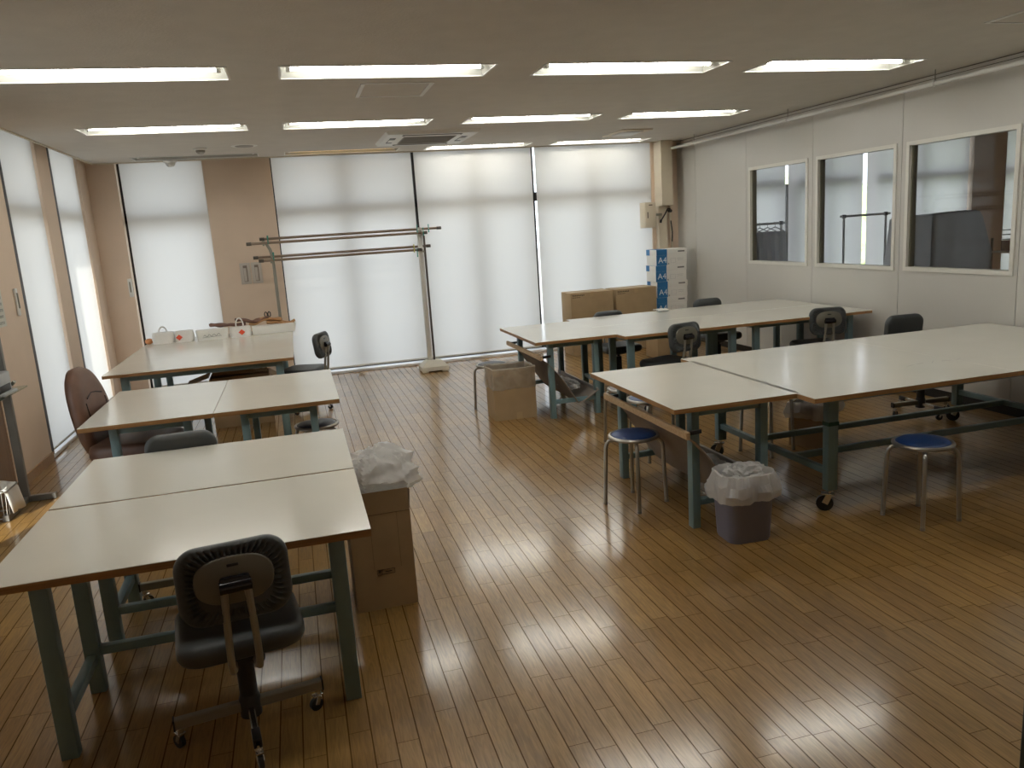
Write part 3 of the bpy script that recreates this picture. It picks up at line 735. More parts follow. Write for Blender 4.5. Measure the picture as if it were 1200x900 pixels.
# ------------------------------------------------------------------ office chairs
def pad(w, d, h, r, bulge=0.3, n=7):
    """loops of a cushion: rounded rectangle swelling to a soft top and bottom (axis z)"""
    loops = []
    for z, s in ((0.0, 0.90), (0.12, 0.965), (0.35, 1.0), (0.65, 1.0), (0.86, 0.965), (0.97, 0.90), (1.0, 0.80)):
        loops.append([(x, y, z * h) for x, y in rrect(w * s, d * s, r * s, n)])
    return loops
def make_office_chair():
    t = thing('office_chair', '', 'office chair')
    # seat: slightly dished cushion
    m = MB(); loops = pad(0.40, 0.385, 0.075, 0.075)
    m.loft([[(x, y, z + 0.355 + 0.10 * max(0, -y - 0.05) * 0) for x, y, z in lp] for lp in loops])
    s = m.build('seat', vinyl_m, t, ang=60)
    MB().box((0, 0, 0.350), (0.26, 0.20, 0.012), bev=0.003).box((0, -0.05, 0.335), (0.10, 0.20, 0.022), bev=0.003).build('seat_plate', black_m, t)
    # backrest in its own tilted frame: local x width, z height, y thickness
    bt = Matrix.Translation((0, -0.225, 0.645)) @ Euler((math.radians(-7), 0, 0)).to_matrix().to_4x4()
    def put(mb): bmesh.ops.transform(mb.bm, matrix=bt, verts=mb.bm.verts[:]); return mb
    m = MB(); loops = []
    for yv, sc in ((0.030, 0.80), (0.026, 0.90), (0.012, 0.975), (-0.004, 1.0), (-0.018, 0.985), (-0.026, 0.93)):
        loops.append([(x, yv + 0.20 * x * x, z) for x, z in resample(rrect(0.335 * sc, 0.245 * sc, 0.068 * sc, 11), 144)])
    m.loft(loops, cap1=False)
    # gathered cover: pleats run from the rim in to the back plate
    NP = len(loops[-1]); rim = loops[-1]; rings = []
    for q in range(1, 5):
        f = q / 4
        ring = []
        for k, (x, y, z) in enumerate(rim):
            ex, ez = x * (1 - 0.30 * f), z * (1 - 0.32 * f)
            amp = 0.0065 * (0.6, 1.0, 0.8, 0.3)[q - 1]
            ring.append((ex, -0.026 - 0.004 * f + 0.20 * ex * ex + (amp * math.sin(k * PI / 1.5)), ez))
        rings.append(ring)
    m.loft([rim] + rings, cap0=False)
    bmesh.ops.remove_doubles(m.bm, verts=m.bm.verts[:], dist=0.0001)
    b = put(m).build('backrest', vinyl_m, t, ang=50)
    m = MB(); lo = []
    for yv, sc in ((-0.028, 1.0), (-0.034, 0.985), (-0.037, 0.94)):
        lo.append([(0.118 * sc * math.copysign(abs(math.cos(a)) ** 0.8, math.cos(a)), yv + 0.20 * (0.118 * math.cos(a)) ** 2, 0.012 + 0.074 * sc * math.copysign(abs(math.sin(a)) ** 0.8, math.sin(a))) for a in [2 * PI * k / 40 for k in range(40)]])
    m.loft(lo)
    bp = put(m).build('back_plate', greyplate_m, t, ang=60)
    m = MB().box((0.0, -0.038, 0.058), (0.034, 0.003, 0.009), bev=0.001); put(m).build('name_plate', black_m, bp)
    m = MB()
    m.box((0, -0.048, 0.004), (0.088, 0.024, 0.046), bev=0.008)
    m.cyl((-0.046, -0.052, -0.004), (0.046, -0.052, -0.004), 0.019, 16)
    put(m).build('hinge', mat('glossy_black', (0.008, 0.008, 0.012), 0.12), t)
    for sx in (-1, 1):
        pts = [Vector((sx * 0.034, -0.268, 0.640)), Vector((sx * 0.037, -0.262, 0.56)), Vector((sx * 0.041, -0.248, 0.45)), Vector((sx * 0.042, -0.235, 0.375)), Vector((sx * 0.040, -0.222, 0.345)), Vector((sx * 0.036, -0.19, 0.332)), Vector((sx * 0.03, -0.03, 0.332))]
        MB().tube(pts, 0.0115, 10).build('back_post', greysteel_m, t)
    m = MB(); m.cyl((0, 0, 0.345), (0, 0, 0.30), 0.017); m.cyl((0, 0, 0.30), (0, 0, 0.135), 0.030, 20); m.lathe([(0.030, 0.135), (0.036, 0.12), (0.036, 0.055), (0.026, 0.05)], seg=20)
    m.build('column', black_m, t)
    MB().lathe([(0.0, -0.016), (0.022, -0.014), (0.024, 0.0), (0.022, 0.014), (0, 0.016)], (0.045, -0.02, 0.27), 18).build('height_knob', black_m, t)
    b = MB(); b.bar((-0.245, 0, 0.095), (0.245, 0, 0.095), 0.030, 0.036, bev=0.004)
    b.box((-0.246, 0, 0.095), (0.006, 0.033, 0.039), 1); b.box((0.246, 0, 0.095), (0.006, 0.033, 0.039), 1)
    b.build('base_bar', [greysteel_m, black_m], t)
    b = MB(); b.bar((0, -0.235, 0.085), (0, 0.235, 0.085), 0.022, 0.026, bev=0.004)
    b.box((0, -0.20, 0.085), (0.028, 0.07, 0.032), 1, bev=0.003); b.box((0, 0.20, 0.085), (0.028, 0.07, 0.032), 1, bev=0.003)
    b.build('base_bar', [chrome_m, black_m], t)
    for k, (x, y) in enumerate(((-0.23, 0), (0.23, 0), (0, -0.225), (0, 0.225))):
        caster(t, (x, y, 0), 0.0235, 2.2 + 1.3 * k, top=0.082)
    return t
oc = make_office_chair()
deg = math.radians
chairs = [
    ((-0.315, 2.63, 0), deg(8), 'grey office chair nearest the camera, its gathered back turned to us'),
    ((-0.625, 3.835, 0), deg(182), 'grey office chair whose curved back shows above the second left table'),
    ((-0.02, 7.93, 0), deg(66), 'grey office chair at the right side of the bag-laden cutting table'),
    ((3.07, 6.20, 0), deg(14), 'grey office chair drawn up before the back table block, left one'),
    ((4.60, 6.225, 0), deg(-12), 'grey office chair drawn up before the back table block, by the partition'),
    ((4.63, 4.97, 0), deg(176), 'grey office chair at the far side of the long caster table, by the partition'),
    ((3.11, 7.39, 0), deg(183), 'grey office chair behind the back table block, near the brown cartons'),
    ((4.24, 7.37, 0), deg(180), 'grey office chair behind the back table block, in front of plain partition'),
]
for i, (l, r, lab) in enumerate(chairs):
    o = place(oc, i == 0, l, r, lab, 'grey operator chairs')
    if i == 6: o.scale = (1, 1, 0.955)

# brown leather executive chair
t = thing('leather_chair', 'brown leather high-back chair at the left end of a work table', 'leather chair', (-1.10, 5.44, 0), deg(-102))
m = MB(); m.loft([[(x, y, z + 0.36) for x, y, z in lp] for lp in pad(0.50, 0.50, 0.12, 0.12)]); m.build('seat', brownvinyl_m, t, ang=60)
m = MB(); lo = []
for yv, sc in ((0.050, 0.72), (0.046, 0.86), (0.03, 0.96), (0.0, 1.0), (-0.03, 0.97), (-0.045, 0.88), (-0.05, 0.7)):
    ring = []
    for k in range(44):
        a = 2 * PI * k / 44; cx, sz = math.cos(a), math.sin(a)
        x = 0.205 * sc * math.copysign(abs(cx) ** 0.75, cx); z = 0.30 * sc * math.copysign(abs(sz) ** 0.85, sz)
        x *= 1.0 - 0.10 * max(0, z / 0.3)
        ring.append((x, yv + 0.35 * x * x - 0.235 - 0.14 * (z + 0.28), z + 0.655))
    lo.append(ring)
m.loft(lo); br = m.build('backrest', brownvinyl_m, t, ang=60)
m = MB(); m.tube([(-0.10, -0.228, 0.77), (-0.04, -0.238, 0.785), (0.02, -0.240, 0.79), (0.10, -0.228, 0.765)], 0.004, 6)
m.tube([(-0.13, -0.205, 0.60), (-0.13, -0.225, 0.74)], 0.003, 6); m.tube([(0.13, -0.205, 0.60), (0.13, -0.225, 0.74)], 0.003, 6)
m.build('stitched_seam', mat('dark_stitching', (0.02, 0.012, 0.01), 0.6), br)
MB().tube([(0, -0.10, 0.33), (0, -0.27, 0.35), (0, -0.335, 0.45), (0, -0.345, 0.56)], 0.02, 8).build('back_post', black_m, t)
m = MB(); m.cyl((0, 0, 0.36), (0, 0, 0.10), 0.028); m.build('column', black_m, t)
for k in range(5):
    a = 2 * PI * k / 5 + 0.3
    MB().bar((0.02 * math.cos(a), 0.02 * math.sin(a), 0.105), (0.27 * math.cos(a), 0.27 * math.sin(a), 0.085), 0.035, 0.03, bev=0.005).build('base_leg', black_m, t)
    caster(t, (0.26 * math.cos(a), 0.26 * math.sin(a), 0), 0.024, a + 1, top=0.08)

# ------------------------------------------------------------------ round stools
def make_stool(padm):
    t = thing('round_stool', '', 'stool')
    hz = 0.425
    MB().lathe([(0.0, hz - 0.022), (0.128, hz - 0.022), (0.134, hz - 0.012), (0.131, hz - 0.003), (0.118, hz + 0.004), (0.06, hz + 0.009), (0.0, hz + 0.010)], seg=40).build('seat_pad', padm, t, ang=50)
    MB().tube([(0.139 * math.cos(2 * PI * k / 40), 0.139 * math.sin(2 * PI * k / 40), hz - 0.011) for k in range(40)], 0.0115, 10, closed=True).build('rim', steel_m, t)
    for k in range(4):
        a = PI / 2 * k + PI / 4; c, s = math.cos(a), math.sin(a)
        prof = [(0.06, hz - 0.034), (0.125, hz - 0.034), (0.146, hz - 0.040), (0.160, hz - 0.056), (0.166, hz - 0.080), (0.172, 0.2), (0.180, 0.012)]
        lg = MB().tube([(r * c, r * s, z) for r, z in prof], 0.0115, 10).build('leg', steel_m, t)
        MB().cyl((0.1801 * c, 0.1801 * s, 0.014), (0.1805 * c, 0.1805 * s, 0.0), 0.0125, 12).build('rubber_foot', grille_m, lg)
    return t
st = make_stool(bluepad_m)
sts = [((1.80, 4.10, 0), deg(162 - 45), 'blue-topped round stool before the pine-barred sling table'),
       ((3.05, 3.245, 0), deg(141 - 45), 'bright blue round stool in front of the long caster table'),
       ((2.28, 4.93, 0), deg(20), 'blue round stool mostly hidden behind the pine-barred sling')]
for i, (l, r, lab) in enumerate(sts): place(st, i == 0, l, r, lab, 'blue round stools')
sd = make_stool(darkpad_m)
sts = [((0.03, 5.40, 0), deg(10), 'dark navy round stool tucked under the left tables, below the office chair'),
       ((1.67, 6.985, 0), deg(120), 'round stool behind the plastic-lined cardboard box, one bent leg showing'),
       ((3.05, 4.66, 0), deg(157 - 45), 'dark round stool standing in the shade under the long caster table')]
for i, (l, r, lab) in enumerate(sts): place(sd, i == 0, l, r, lab, 'dark round stools')
sg = make_stool(greypad_m)
place(sg, True, (2.30, 5.33, 0), 0.3, 'grey-mauve round stool seen between the small table and the sling bar')

# ------------------------------------------------------------------ slings under the tables (bar, cloth, second bar)
def sling(x0, x1, y0, y1, zb, zlow, xlow, clothm, barm, label, bagmat):
    t = thing('table_sling', label, 'storage sling', (x0, (y0 + y1) / 2, zb))
    ya, yb = y0 - (y0 + y1) / 2, y1 - (y0 + y1) / 2
    b = MB().bar((0, ya, 0), (0, yb, 0.0), 0.022, 0.040, bev=0.003).build('front_bar', barm, t)
    MB().bar((x1 - x0, ya + 0.04, zlow + 0.10 - zb), (x1 - x0, yb - 0.02, zlow + 0.10 - zb), 0.02, 0.03, bev=0.003).build('rear_bar', mat('grey_rod', (0.30, 0.28, 0.26), 0.4), t)
    W = x1 - x0
    def fn(i, j):
        # from front bar down to the low fold and up to the rear bar
        if i < 0.62:
            q = i / 0.62; x = (xlow - x0) * (q ** 0.7); z = (zlow - zb) * (q ** 0.9)
        else:
            q = (i - 0.62) / 0.38; x = (xlow - x0) + (W - (xlow - x0)) * q; z = (zlow - zb) + 0.10 * q ** 1.4
        y = ya + 0.03 + (yb - ya - 0.06) * j
        w = 0.006 * math.sin(11 * j + 5 * i) * math.sin(PI * min(1, i * 1.2))
        return (x + 0.012, y, z + w - 0.012 * (1 - i))
    c = MB().grid(fn, 26, 18); c.build('cloth', clothm, t, solid=0.003)
    for yy in (ya + 0.05, yb - 0.05):
        MB().bar((0.0, yy, 0.0), (0.10, yy, 0.004), 0.012, 0.022, bev=0.002).build('tie_strap', black_m, t)
    return t
sling(1.838, 2.34, 3.50, 4.62, 0.548, 0.12, 2.14, canvas_m, pine_m, 'grey cloth sling hung from a pale pine bar under the small table', bag_m)
sling(1.925, 2.43, 6.24, 7.34, 0.548, 0.12, 2.24, canvas_m, pine_m, 'grey-brown cloth sling tied under the table behind the lined box', bag_m)

def crumple(rx, ry, rz, seed, sub=4, amp=0.28, freq=2.2, flat=0.0, drape=False):
    m = MB(); bmesh.ops.create_icosphere(m.bm, subdivisions=sub, radius=1.0)
    for v in m.bm.verts:
        p = v.co.copy(); h_ = math.hypot(p.x, p.y) + 1e-6
        q = (Vector((p.x / h_ * 1.5, p.y / h_ * 1.5, p.z * 0.45)) if drape else p) * freq + Vector((seed * 7.1, seed * 3.3, seed))
        n = 0.9 * (1 - min(1, 2.2 * abs(noise.noise(q)))) + 0.30 * (1 - min(1, 2.2 * abs(noise.noise(q * 2.1 + Vector((4, 4, 4)))))) + (0.35 if not drape else 0.5) * noise.noise(q * 0.6) + (0.6 * (1 - min(1, 2.0 * abs(noise.noise(p * 1.7 + Vector((seed, 2, 5)))))) + 0.8 * noise.noise(p * 1.1 + Vector((7, seed, 1))) + 0.25 * p.x * max(0, p.z) if drape else 0)
        k = 1.0 - amp * 0.5 + amp * n
        v.co = Vector((p.x * rx * k, p.y * ry * k, p.z * rz * k))
        if flat and v.co.z < -flat: v.co.z = -flat
    return m
def film_heap(name, loc, r, seed, label, m=None, amp=0.4):
    o = crumple(*r, seed, amp=amp).build(name, m or bag_m, ang=25)
    o.location = loc; return tag(o, label, 'plastic bag')
film_heap('plastic_sheet', (2.27, 6.62, 0.235), (0.075, 0.20, 0.04), 3, 'crumpled clear plastic lying in the sling of the table by the lined box')
film_heap('plastic_sheet', (2.18, 3.88, 0.235), (0.075, 0.22, 0.045), 4, 'crumpled white plastic lying in the pine-barred sling behind the blue bin')

# ------------------------------------------------------------------ bins and cartons
def liner(loop_fn, n, seed, rim_z, drop, out, inner_drop, m=None):
    """plastic bag folded over a rim: goes down inside, over the rim and hangs outside in creases.
    loop_fn(a, off) -> (x, y) at parameter a in 0..1, off = distance outwards"""
    mb = MB(); rings = []
    prof = [(-0.030, rim_z - inner_drop, 0.2), (-0.022, rim_z - inner_drop * 0.4, 0.5), (-0.008, rim_z - 0.01, 0.3), (0.002, rim_z + 0.008, 0.5), (0.012, rim_z + 0.004, 0.6),
            (out * 0.7, rim_z - drop * 0.35, 1.0), (out, rim_z - drop * 0.7, 1.0), (out * 0.8, rim_z - drop, 0.8), (out * 0.45, rim_z - drop * 1.03, 0.6)]
    for off, z, wv in prof:
        ring = []
        for k in range(n):
            a = k / n
            q = Vector((math.cos(2 * PI * a) * 2.2, math.sin(2 * PI * a) * 2.2, z * 9 + seed))
            nz = noise.noise(q * 1.1); n2 = noise.noise(q * 3.1 + Vector((5, 1, 2)))
            x, y = loop_fn(a, off + wv * max(-off * 0.8, 0.030 * nz + 0.012 * n2))
            ring.append((x, y, z + wv * (0.016 * n2 + 0.022 * noise.noise(q * 0.7 + Vector((seed, 9, 3))))))
        rings.append(ring)
    mb.loft(rings, cap0=False, cap1=False)
    return mb
# lavender-blue waste bin with cloudy bag
t = thing('waste_bin', 'lavender-blue plastic waste bin lined with a cloudy bag', 'waste bin', (2.095, 3.415, 0), deg(-3))
def rl(w, d, r, z, n=8): return [(x, y, z) for x, y in rrect(w, d, r, n)]
m = MB()
m.loft([rl(0.225, 0.195, 0.05, 0.0), rl(0.232, 0.202, 0.05, 0.012), rl(0.262, 0.225, 0.052, 0.30), rl(0.272, 0.235, 0.054, 0.305), rl(0.272, 0.235, 0.054, 0.32), rl(0.252, 0.215, 0.048, 0.32), rl(0.228, 0.195, 0.045, 0.02)])
m.build('bin', binblue_m, t, ang=40)
base = resample(rrect(0.262, 0.225, 0.06, 12), 72); NB = len(base)
def lf(a, off):
    k = a * NB; i = int(k) % NB; x, y = base[i]
    return (x * (1 + off / 0.131), y * (1 + off / 0.1125))
lm = liner(lf, NB, 2.0, 0.352, 0.125, 0.034, 0.14)
lm.build('liner_bag', bag_m, t, ang=20)
film_heap('crumpled_plastic', (2.105, 3.43, 0.325), (0.095, 0.075, 0.055), 9, 'crumpled clear plastic stuffed in the mouth of the blue bin', bag_m, 0.5)

def open_box(t, w, d, h, th=0.006, mats=(card_m, cardin_m), bow=0.0):
    """four cardboard walls and a bottom, as one part"""
    m = MB()
    lo = [(-w / 2, -d / 2), (w / 2, -d / 2), (w / 2, d / 2), (-w / 2, d / 2)]
    ri = [(x * (1 - 2 * th / w), y * (1 - 2 * th / d)) for x, y in lo]
    s = 1.0 + bow
    m.loft([[(x, y, 0) for x, y in lo], [(x * s, y * s, h * 0.5) for x, y in lo], [(x, y, h) for x, y in lo]], 0, True, False)
    m.loft([[(x, y, h) for x, y in lo], [(x, y, h) for x, y in ri]], 0, False, False)
    m.loft([[(x, y, h) for x, y in ri], [(x * s, y * s, h * 0.5) for x, y in ri], [(x, y, th) for x, y in ri]], 1, False, True)
    return m.build('box', list(mats), t, ang=20)
def rect_loop(w, d):
    def f(a, off):
        P = 2 * (w + d); s = a * P
        W, D = w / 2, d / 2
        if s < w: x, y = -W + s, -D
        elif s < w + d: x, y = W, -D + (s - w)
        elif s < 2 * w + d: x, y = W - (s - w - d), D
        else: x, y = -W, D - (s - 2 * w - d)
        return (x * (1 + off / W), y * (1 + off / D))
    return f
# cardboard bin in the middle
t = thing('cardboard_bin', 'open cardboard box used as a bin, clear bag folded over its rim', 'cardboard bin', (1.735, 6.605, 0), deg(-1))
open_box(t, 0.375, 0.30, 0.445, bow=0.006)
liner(rect_loop(0.375, 0.30), 72, 5.0, 0.452, 0.175, 0.012, 0.12).build('liner_bag', clearbag_m, t, ang=20)
MB().box((0.03, -0.152, 0.03), (0.05, 0.002, 0.06)).build('tape_strip', tape_m, t)
# tall carton with stuffed bag at the near left
t = thing('tall_carton', 'tall open carton by the right end of the near left tables', 'carton', (0.238, 3.475, 0), deg(1))
open_box(t, 0.272, 0.27, 0.45)
m = MB()
for (cx, cy, sx, sy, rx, ry) in ((0, -0.135, 0.266, 0.004, 0.05, 0), (0, 0.135, 0.266, 0.004, -0.06, 0), (-0.136, 0, 0.004, 0.26, 0, 0.04)):
    f = MB(); f.box((cx, cy, 0.50), (sx, sy, 0.105), rot=Euler((rx, ry, 0))); f.build('flap', card_m, t, smooth=False)
f = MB(); f.box((0.139, 0.0, 0.495), (0.004, 0.25, 0.09), rot=Euler((0, 0.1, 0.0))); f.build('flap', card_m, t, smooth=False)
cz = -0.1362
m = MB()
for (x, z, w, h) in ((0.005, 0.187, 0.078, 0.002), (0.005, 0.165, 0.078, 0.002), (-0.034, 0.176, 0.002, 0.022), (0.044, 0.176, 0.002, 0.022), (-0.013, 0.176, 0.002, 0.022), (-0.024, 0.178, 0.012, 0.012), (0.016, 0.176, 0.03, 0.004)):
    m.box((x, cz, z), (w, 0.0012, h))
m.build('printed_mark', ink_m, t, smooth=False)
m = MB()
m.box((0.0, cz, 0.448), (0.268, 0.0012, 0.003)); m.box((-0.045, cz, 0.32), (0.0015, 0.001, 0.26)); m.box((0.075, cz, 0.32), (0.0015, 0.001, 0.26))
m.build('crease', mat('carton_crease', (0.17, 0.115, 0.06), 0.8), t, smooth=False)
o = crumple(0.165, 0.135, 0.105, 11, sub=5, amp=0.30, freq=1.5, drape=True).build('plastic_bag', bag_m, ang=30)
o.location = (0.245, 3.50, 0.585); tag(o, 'cloudy plastic bag bulging out of the tall carton', 'plastic bag')
# carton under the long table
t = thing('cardboard_bin', 'lined cardboard box in the shade under the long caster table', 'cardboard bin', (3.46, 4.70, 0), deg(-52) + PI / 2)
open_box(t, 0.30, 0.26, 0.30)
liner(rect_loop(0.30, 0.26), 60, 8.0, 0.305, 0.10, 0.016, 0.10).build('liner_bag', bag_m, t, ang=20)
# open carton under the back-left cutting table
t = thing('open_carton', 'brown carton with spread flaps under the back left cutting table', 'carton', (-0.60, 7.72, 0), deg(2))
open_box(t, 0.53, 0.36, 0.46)
for (cx, cy, cz_, sx, sy, rx, ry) in ((-0.365, 0, 0.452, 0.21, 0.34, 0, -0.30), (0.01, -0.215, 0.445, 0.50, 0.10, 0.5, 0), (0.305, 0, 0.435, 0.09, 0.34, 0, 0.6), (0.0, 0.06, 0.478, 0.50, 0.22, 0.06, 0.02)):
    MB().box((cx, cy, cz_), (sx, sy, 0.004), rot=Euler((rx, ry, 0))).build('flap', card_m, t, smooth=False)
film_heap('plastic_bag', (-0.44, 7.86, 0.535), (0.15, 0.09, 0.05), 14, 'clear plastic bag lying on the spread-flap carton under the cutting table')

# closed cartons by the back blinds
def carton(x0, x1, y0, y1, z0, z1, label, print_=False):
    w, d, h = x1 - x0, y1 - y0, z1 - z0
    t = thing('carton', label, 'carton', ((x0 + x1) / 2, (y0 + y1) / 2, z0), 0, 'closed brown cartons by the back blinds')
    m = MB(); m.box((0, 0, h / 2), (w, d, h), bev=0.004); m.build('box', card_m, t)
    MB().box((0, 0, h + 0.0004), (w * 0.995, 0.055, 0.001)).box((0, -d / 2 - 0.0005, h - 0.03), (0.055, 0.001, 0.06)).build('tape_strip', tape_m, t, smooth=False)
    if print_:
        m = MB()
        for k in range(9): m.box((-w / 2 + 0.03 + k * 0.018, -d / 2 - 0.0006, h - 0.03 - 0.002 * (k % 2)), (0.012, 0.0012, 0.014))
        for k in range(6): m.box((-w / 2 + 0.03 + k * 0.018, -d / 2 - 0.0006, h - 0.055), (0.012, 0.0012, 0.008))
        m.build('printed_mark', ink_m, t, smooth=False)
carton(3.290, 3.860, 9.27, 9.62, 0.0, 0.40, 'brown closed carton on the floor, bottom of the left stack by the blinds')
carton(3.285, 3.855, 9.265, 9.625, 0.402, 0.79, 'brown printed carton on top of the left carton stack by the blinds', True)
carton(3.905, 4.465, 9.28, 9.62, 0.0, 0.40, 'brown closed carton on the floor beneath the right top carton, by the blinds')
carton(3.895, 4.455, 9.27, 9.62, 0.402, 0.79, 'brown printed carton on top, right one touching the paper box stack', True)
carton(4.05, 4.42, 8.43, 8.76, 0.0, 0.33, 'brown closed carton alone on the floor, behind the back table block')

# paper boxes: six stacked, A4 on a blue band
def paper_box():
    w, d, h = 0.44, 0.30, 0.2065
    t = thing('paper_box', '', 'paper box')
    MB().box((0, 0, (h - 0.02) / 2), (w - 0.008, d - 0.008, h - 0.02), bev=0.002).build('box', paperwhite_m, t)
    l = MB().box((0, 0, h - 0.0375), (w, d, 0.075), bev=0.003).build('lid', paperwhite_m, t)
    bx = -w / 2 + 0.075
    MB().box((bx, -d / 2 + 0.0034, 0.066), (0.150, 0.0022, 0.131)).build('blue_panel', blueprint_m, t, smooth=False)
    MB().box((bx, -d / 2 - 0.0004, h - 0.0375), (0.150, 0.0022, 0.0735)).box((bx, 0, h + 0.0002), (0.150, d * 0.98, 0.001)).box((-w / 2 - 0.0004, d * 0.32, h - 0.0375), (0.0022, 0.10, 0.0735)).build('blue_band', blueprint_m, l, smooth=False)
    text_obj('A4', 0.105, palewhite_m, t, 'lettering', (bx + 0.01, -d / 2 + 0.0018, 0.066), (PI / 2, 0, 0), sx=1.0)
    m = MB(); m.box((w / 2 - 0.085, -d / 2 - 0.0006, h - 0.035), (0.095, 0.001, 0.018)); m.build('printed_mark', print_m, l, smooth=False)
    m = MB(); y = -d / 2 + 0.0036
    for (x, z, ww, hh) in ((0.02, 0.085, 0.07, 0.002), (0.02, 0.03, 0.07, 0.002), (-0.015, 0.0575, 0.002, 0.057), (0.055, 0.0575, 0.002, 0.057), (0.12, 0.08, 0.10, 0.003), (0.12, 0.06, 0.08, 0.003), (-0.05, 0.02, 0.02, 0.02)):
        m.box((x, y, z), (ww, 0.001, hh))
    m.build('printed_mark', mat('pale_grey_print', (0.42, 0.42, 0.42), 0.8), t, smooth=False)
    return t
pb = paper_box()
lv = ['bottom box of the white A4 paper stack', 'second box from the bottom of the A4 paper stack', 'third box from the bottom of the A4 paper stack', 'third box from the top of the white A4 paper stack', 'second box from the top of the white A4 paper stack', 'top box of the white A4 paper stack by the pillar']
for k in range(6):
    place(pb, k == 0, (4.745 + (0.006 if k % 2 else -0.003), 9.55, 0.207 * k), deg(0.6 if k % 2 else -0.4), lv[k], 'white A4 paper boxes stacked by the pillar')

# a crumpled sheet on the rear table near the paper stack
m = MB().grid(lambda i, j: (-0.07 + 0.14 * i, -0.07 + 0.14 * j, 0.012 + 0.028 * abs(noise.noise(Vector((i * 3, j * 3, 2)))) * (0.4 + j)), 10, 10)
o = m.build('paper_sheet', paperwhite_m, ang=40, solid=0.001); o.location = (3.62, 7.42, TZ + 0.004)
tag(o, 'curled white paper sheet on the rear table, before the A4 boxes', 'paper')

# ------------------------------------------------------------------ things on the back-left cutting table
def carry_bag(x0, x1, y, h, handle, diamond, label):
    w = x1 - x0
    t = thing('carry_bag', label, 'carry bag', ((x0 + x1) / 2, y, TZ), 0, 'white plastic carry bags')
    m = MB(); loops = []
    for q in range(9):
        f = q / 8; z = h * f
        W = w * (0.96 + 0.06 * math.sin(PI * f)); D = 0.15 * (1.0 - 0.45 * f ** 1.5)
        loops.append([(x + 0.004 * noise.noise(Vector((x * 20, f * 5, y0 * 20))), y0 + 0.010 * noise.noise(Vector((x * 14, f * 6 + x0 * 3, 2))), z) for x, y0 in rrect(W, D, 0.05, 7)])
    m.loft(loops); m.build('bag', bagwhite_m, t, ang=50)
    if handle:
        hb = MB()
        hb.tube([(-w * 0.17, 0, h - 0.01)] + [(-w * 0.17 * math.cos(a), 0.0, h + 0.005 + handle * math.sin(a)) for a in [PI * k / 12 for k in range(1, 12)]] + [(w * 0.17, 0, h - 0.01)], 0.007, 8)
        hb.build('handle', bagwhite_m, t)
    if diamond is not None:
        s = 0.034; m = MB(); cx = diamond
        m.prism([(cx - s, h * 0.47), (cx, h * 0.47 - s * 0.9), (cx + s, h * 0.47), (cx, h * 0.47 + s * 0.9)], 'y', -0.0795, -0.0760)
        m.build('printed_diamond', red_m, t, smooth=False)
carry_bag(-1.500, -1.285, 8.86, 0.115, 0.05, None, 'white plastic carry bag at the left end of the row, no red diamond')
carry_bag(-1.275, -1.090, 8.84, 0.115, 0, -0.045, 'white plastic carry bag with red diamond, second from the left of the row')
carry_bag(-0.735, -0.515, 8.84, 0.105, 0.085, 0.02, 'white looped-handle carry bag with red diamond, in front of tan leather')
t = thing('paper_sack', 'low white paper sack with grey script between the two diamond bags', 'paper sack', (-0.905, 8.83, TZ), deg(5))
m = MB(); loops = []
for q in range(7):
    f = q / 6
    loops.append([(x, y - 0.02 * f, 0.105 * f) for x, y in rrect(0.31 * (1 + 0.05 * f), 0.16 * (1 - 0.3 * f), 0.02, 4)])
m.loft(loops); m.build('sack', paperwhite_m, t, ang=30)
sc = MB(); pts = [(-0.09 + 0.014 * k, -0.0835, 0.045 + 0.013 * math.sin(k * 1.9) + 0.002 * k * 0.3) for k in range(13)]
sc.tube(pts, 0.0022, 6); sc.tube([(-0.10, -0.0845, 0.03), (0.02, -0.0838, 0.034), (0.09, -0.083, 0.036)], 0.0016, 6)
sc.build('script_mark', print_m, t)
t = thing('long_white_box', 'long low white paper box at the right end of the bag row', 'box', (-0.285, 8.90, TZ), deg(3))
MB().box((0, 0, 0.042), (0.44, 0.16, 0.084), bev=0.006).build('box', paperwhite_m, t)
MB().box((0.0, 0, 0.086), (0.44, 0.15, 0.004), bev=0.001).build('lid', bagwhite_m, t)
MB().box((0.224, -0.02, 0.05), (0.012, 0.13, 0.10), rot=Euler((0, 0.18, 0)), bev=0.002).build('end_flap', paperwhite_m, t)
def hide(x, y, z, w, d, rz, m, label, name='leather_piece', seed=1):
    g_ = MB().grid(lambda i, j: (-w / 2 + w * i + 0.02 * noise.noise(Vector((j * 3, seed, 0))), -d / 2 + d * j + 0.02 * noise.noise(Vector((i * 3, 0, seed))), 0.030 * (1 + noise.noise(Vector((i * 3.2, j * 3.2, seed * 2.3)))) + 0.014 * math.sin(5 * i + seed)), 16, 10)
    o = g_.build(name, m, ang=60, solid=0.016); o.location = (x, y, z); o.rotation_euler = (0, 0, rz)
    return tag(o, label, 'leather', 'leather pieces heaped on the cutting table')
hide(-0.76, 9.02, TZ + 0.085, 0.36, 0.17, 0.05, leather_m, 'dark brown leather piece lying behind the script-marked paper sack', seed=1)
hide(-0.50, 9.03, TZ + 0.115, 0.34, 0.17, 0.1, leather_m, 'darkest leather piece on the heap behind the looped-handle bag', seed=2)
hide(-0.36, 9.02, TZ + 0.095, 0.34, 0.16, -0.08, tan_m, 'tan leather piece draped behind the long white box', seed=5)
hide(-0.20, 9.00, TZ + 0.070, 0.30, 0.14, 0.0, tan_m, 'narrow tan leather strip lying over the back of the long white box', seed=7)
MBx = crumple(0.040, 0.03, 0.03, 21, sub=3, amp=0.15); o = MBx.build('leather_ball', orange_m); o.location = (-1.545, 8.90, TZ + 0.028)
tag(o, 'small orange-tan roll at the left edge of the cutting table', 'leather roll')
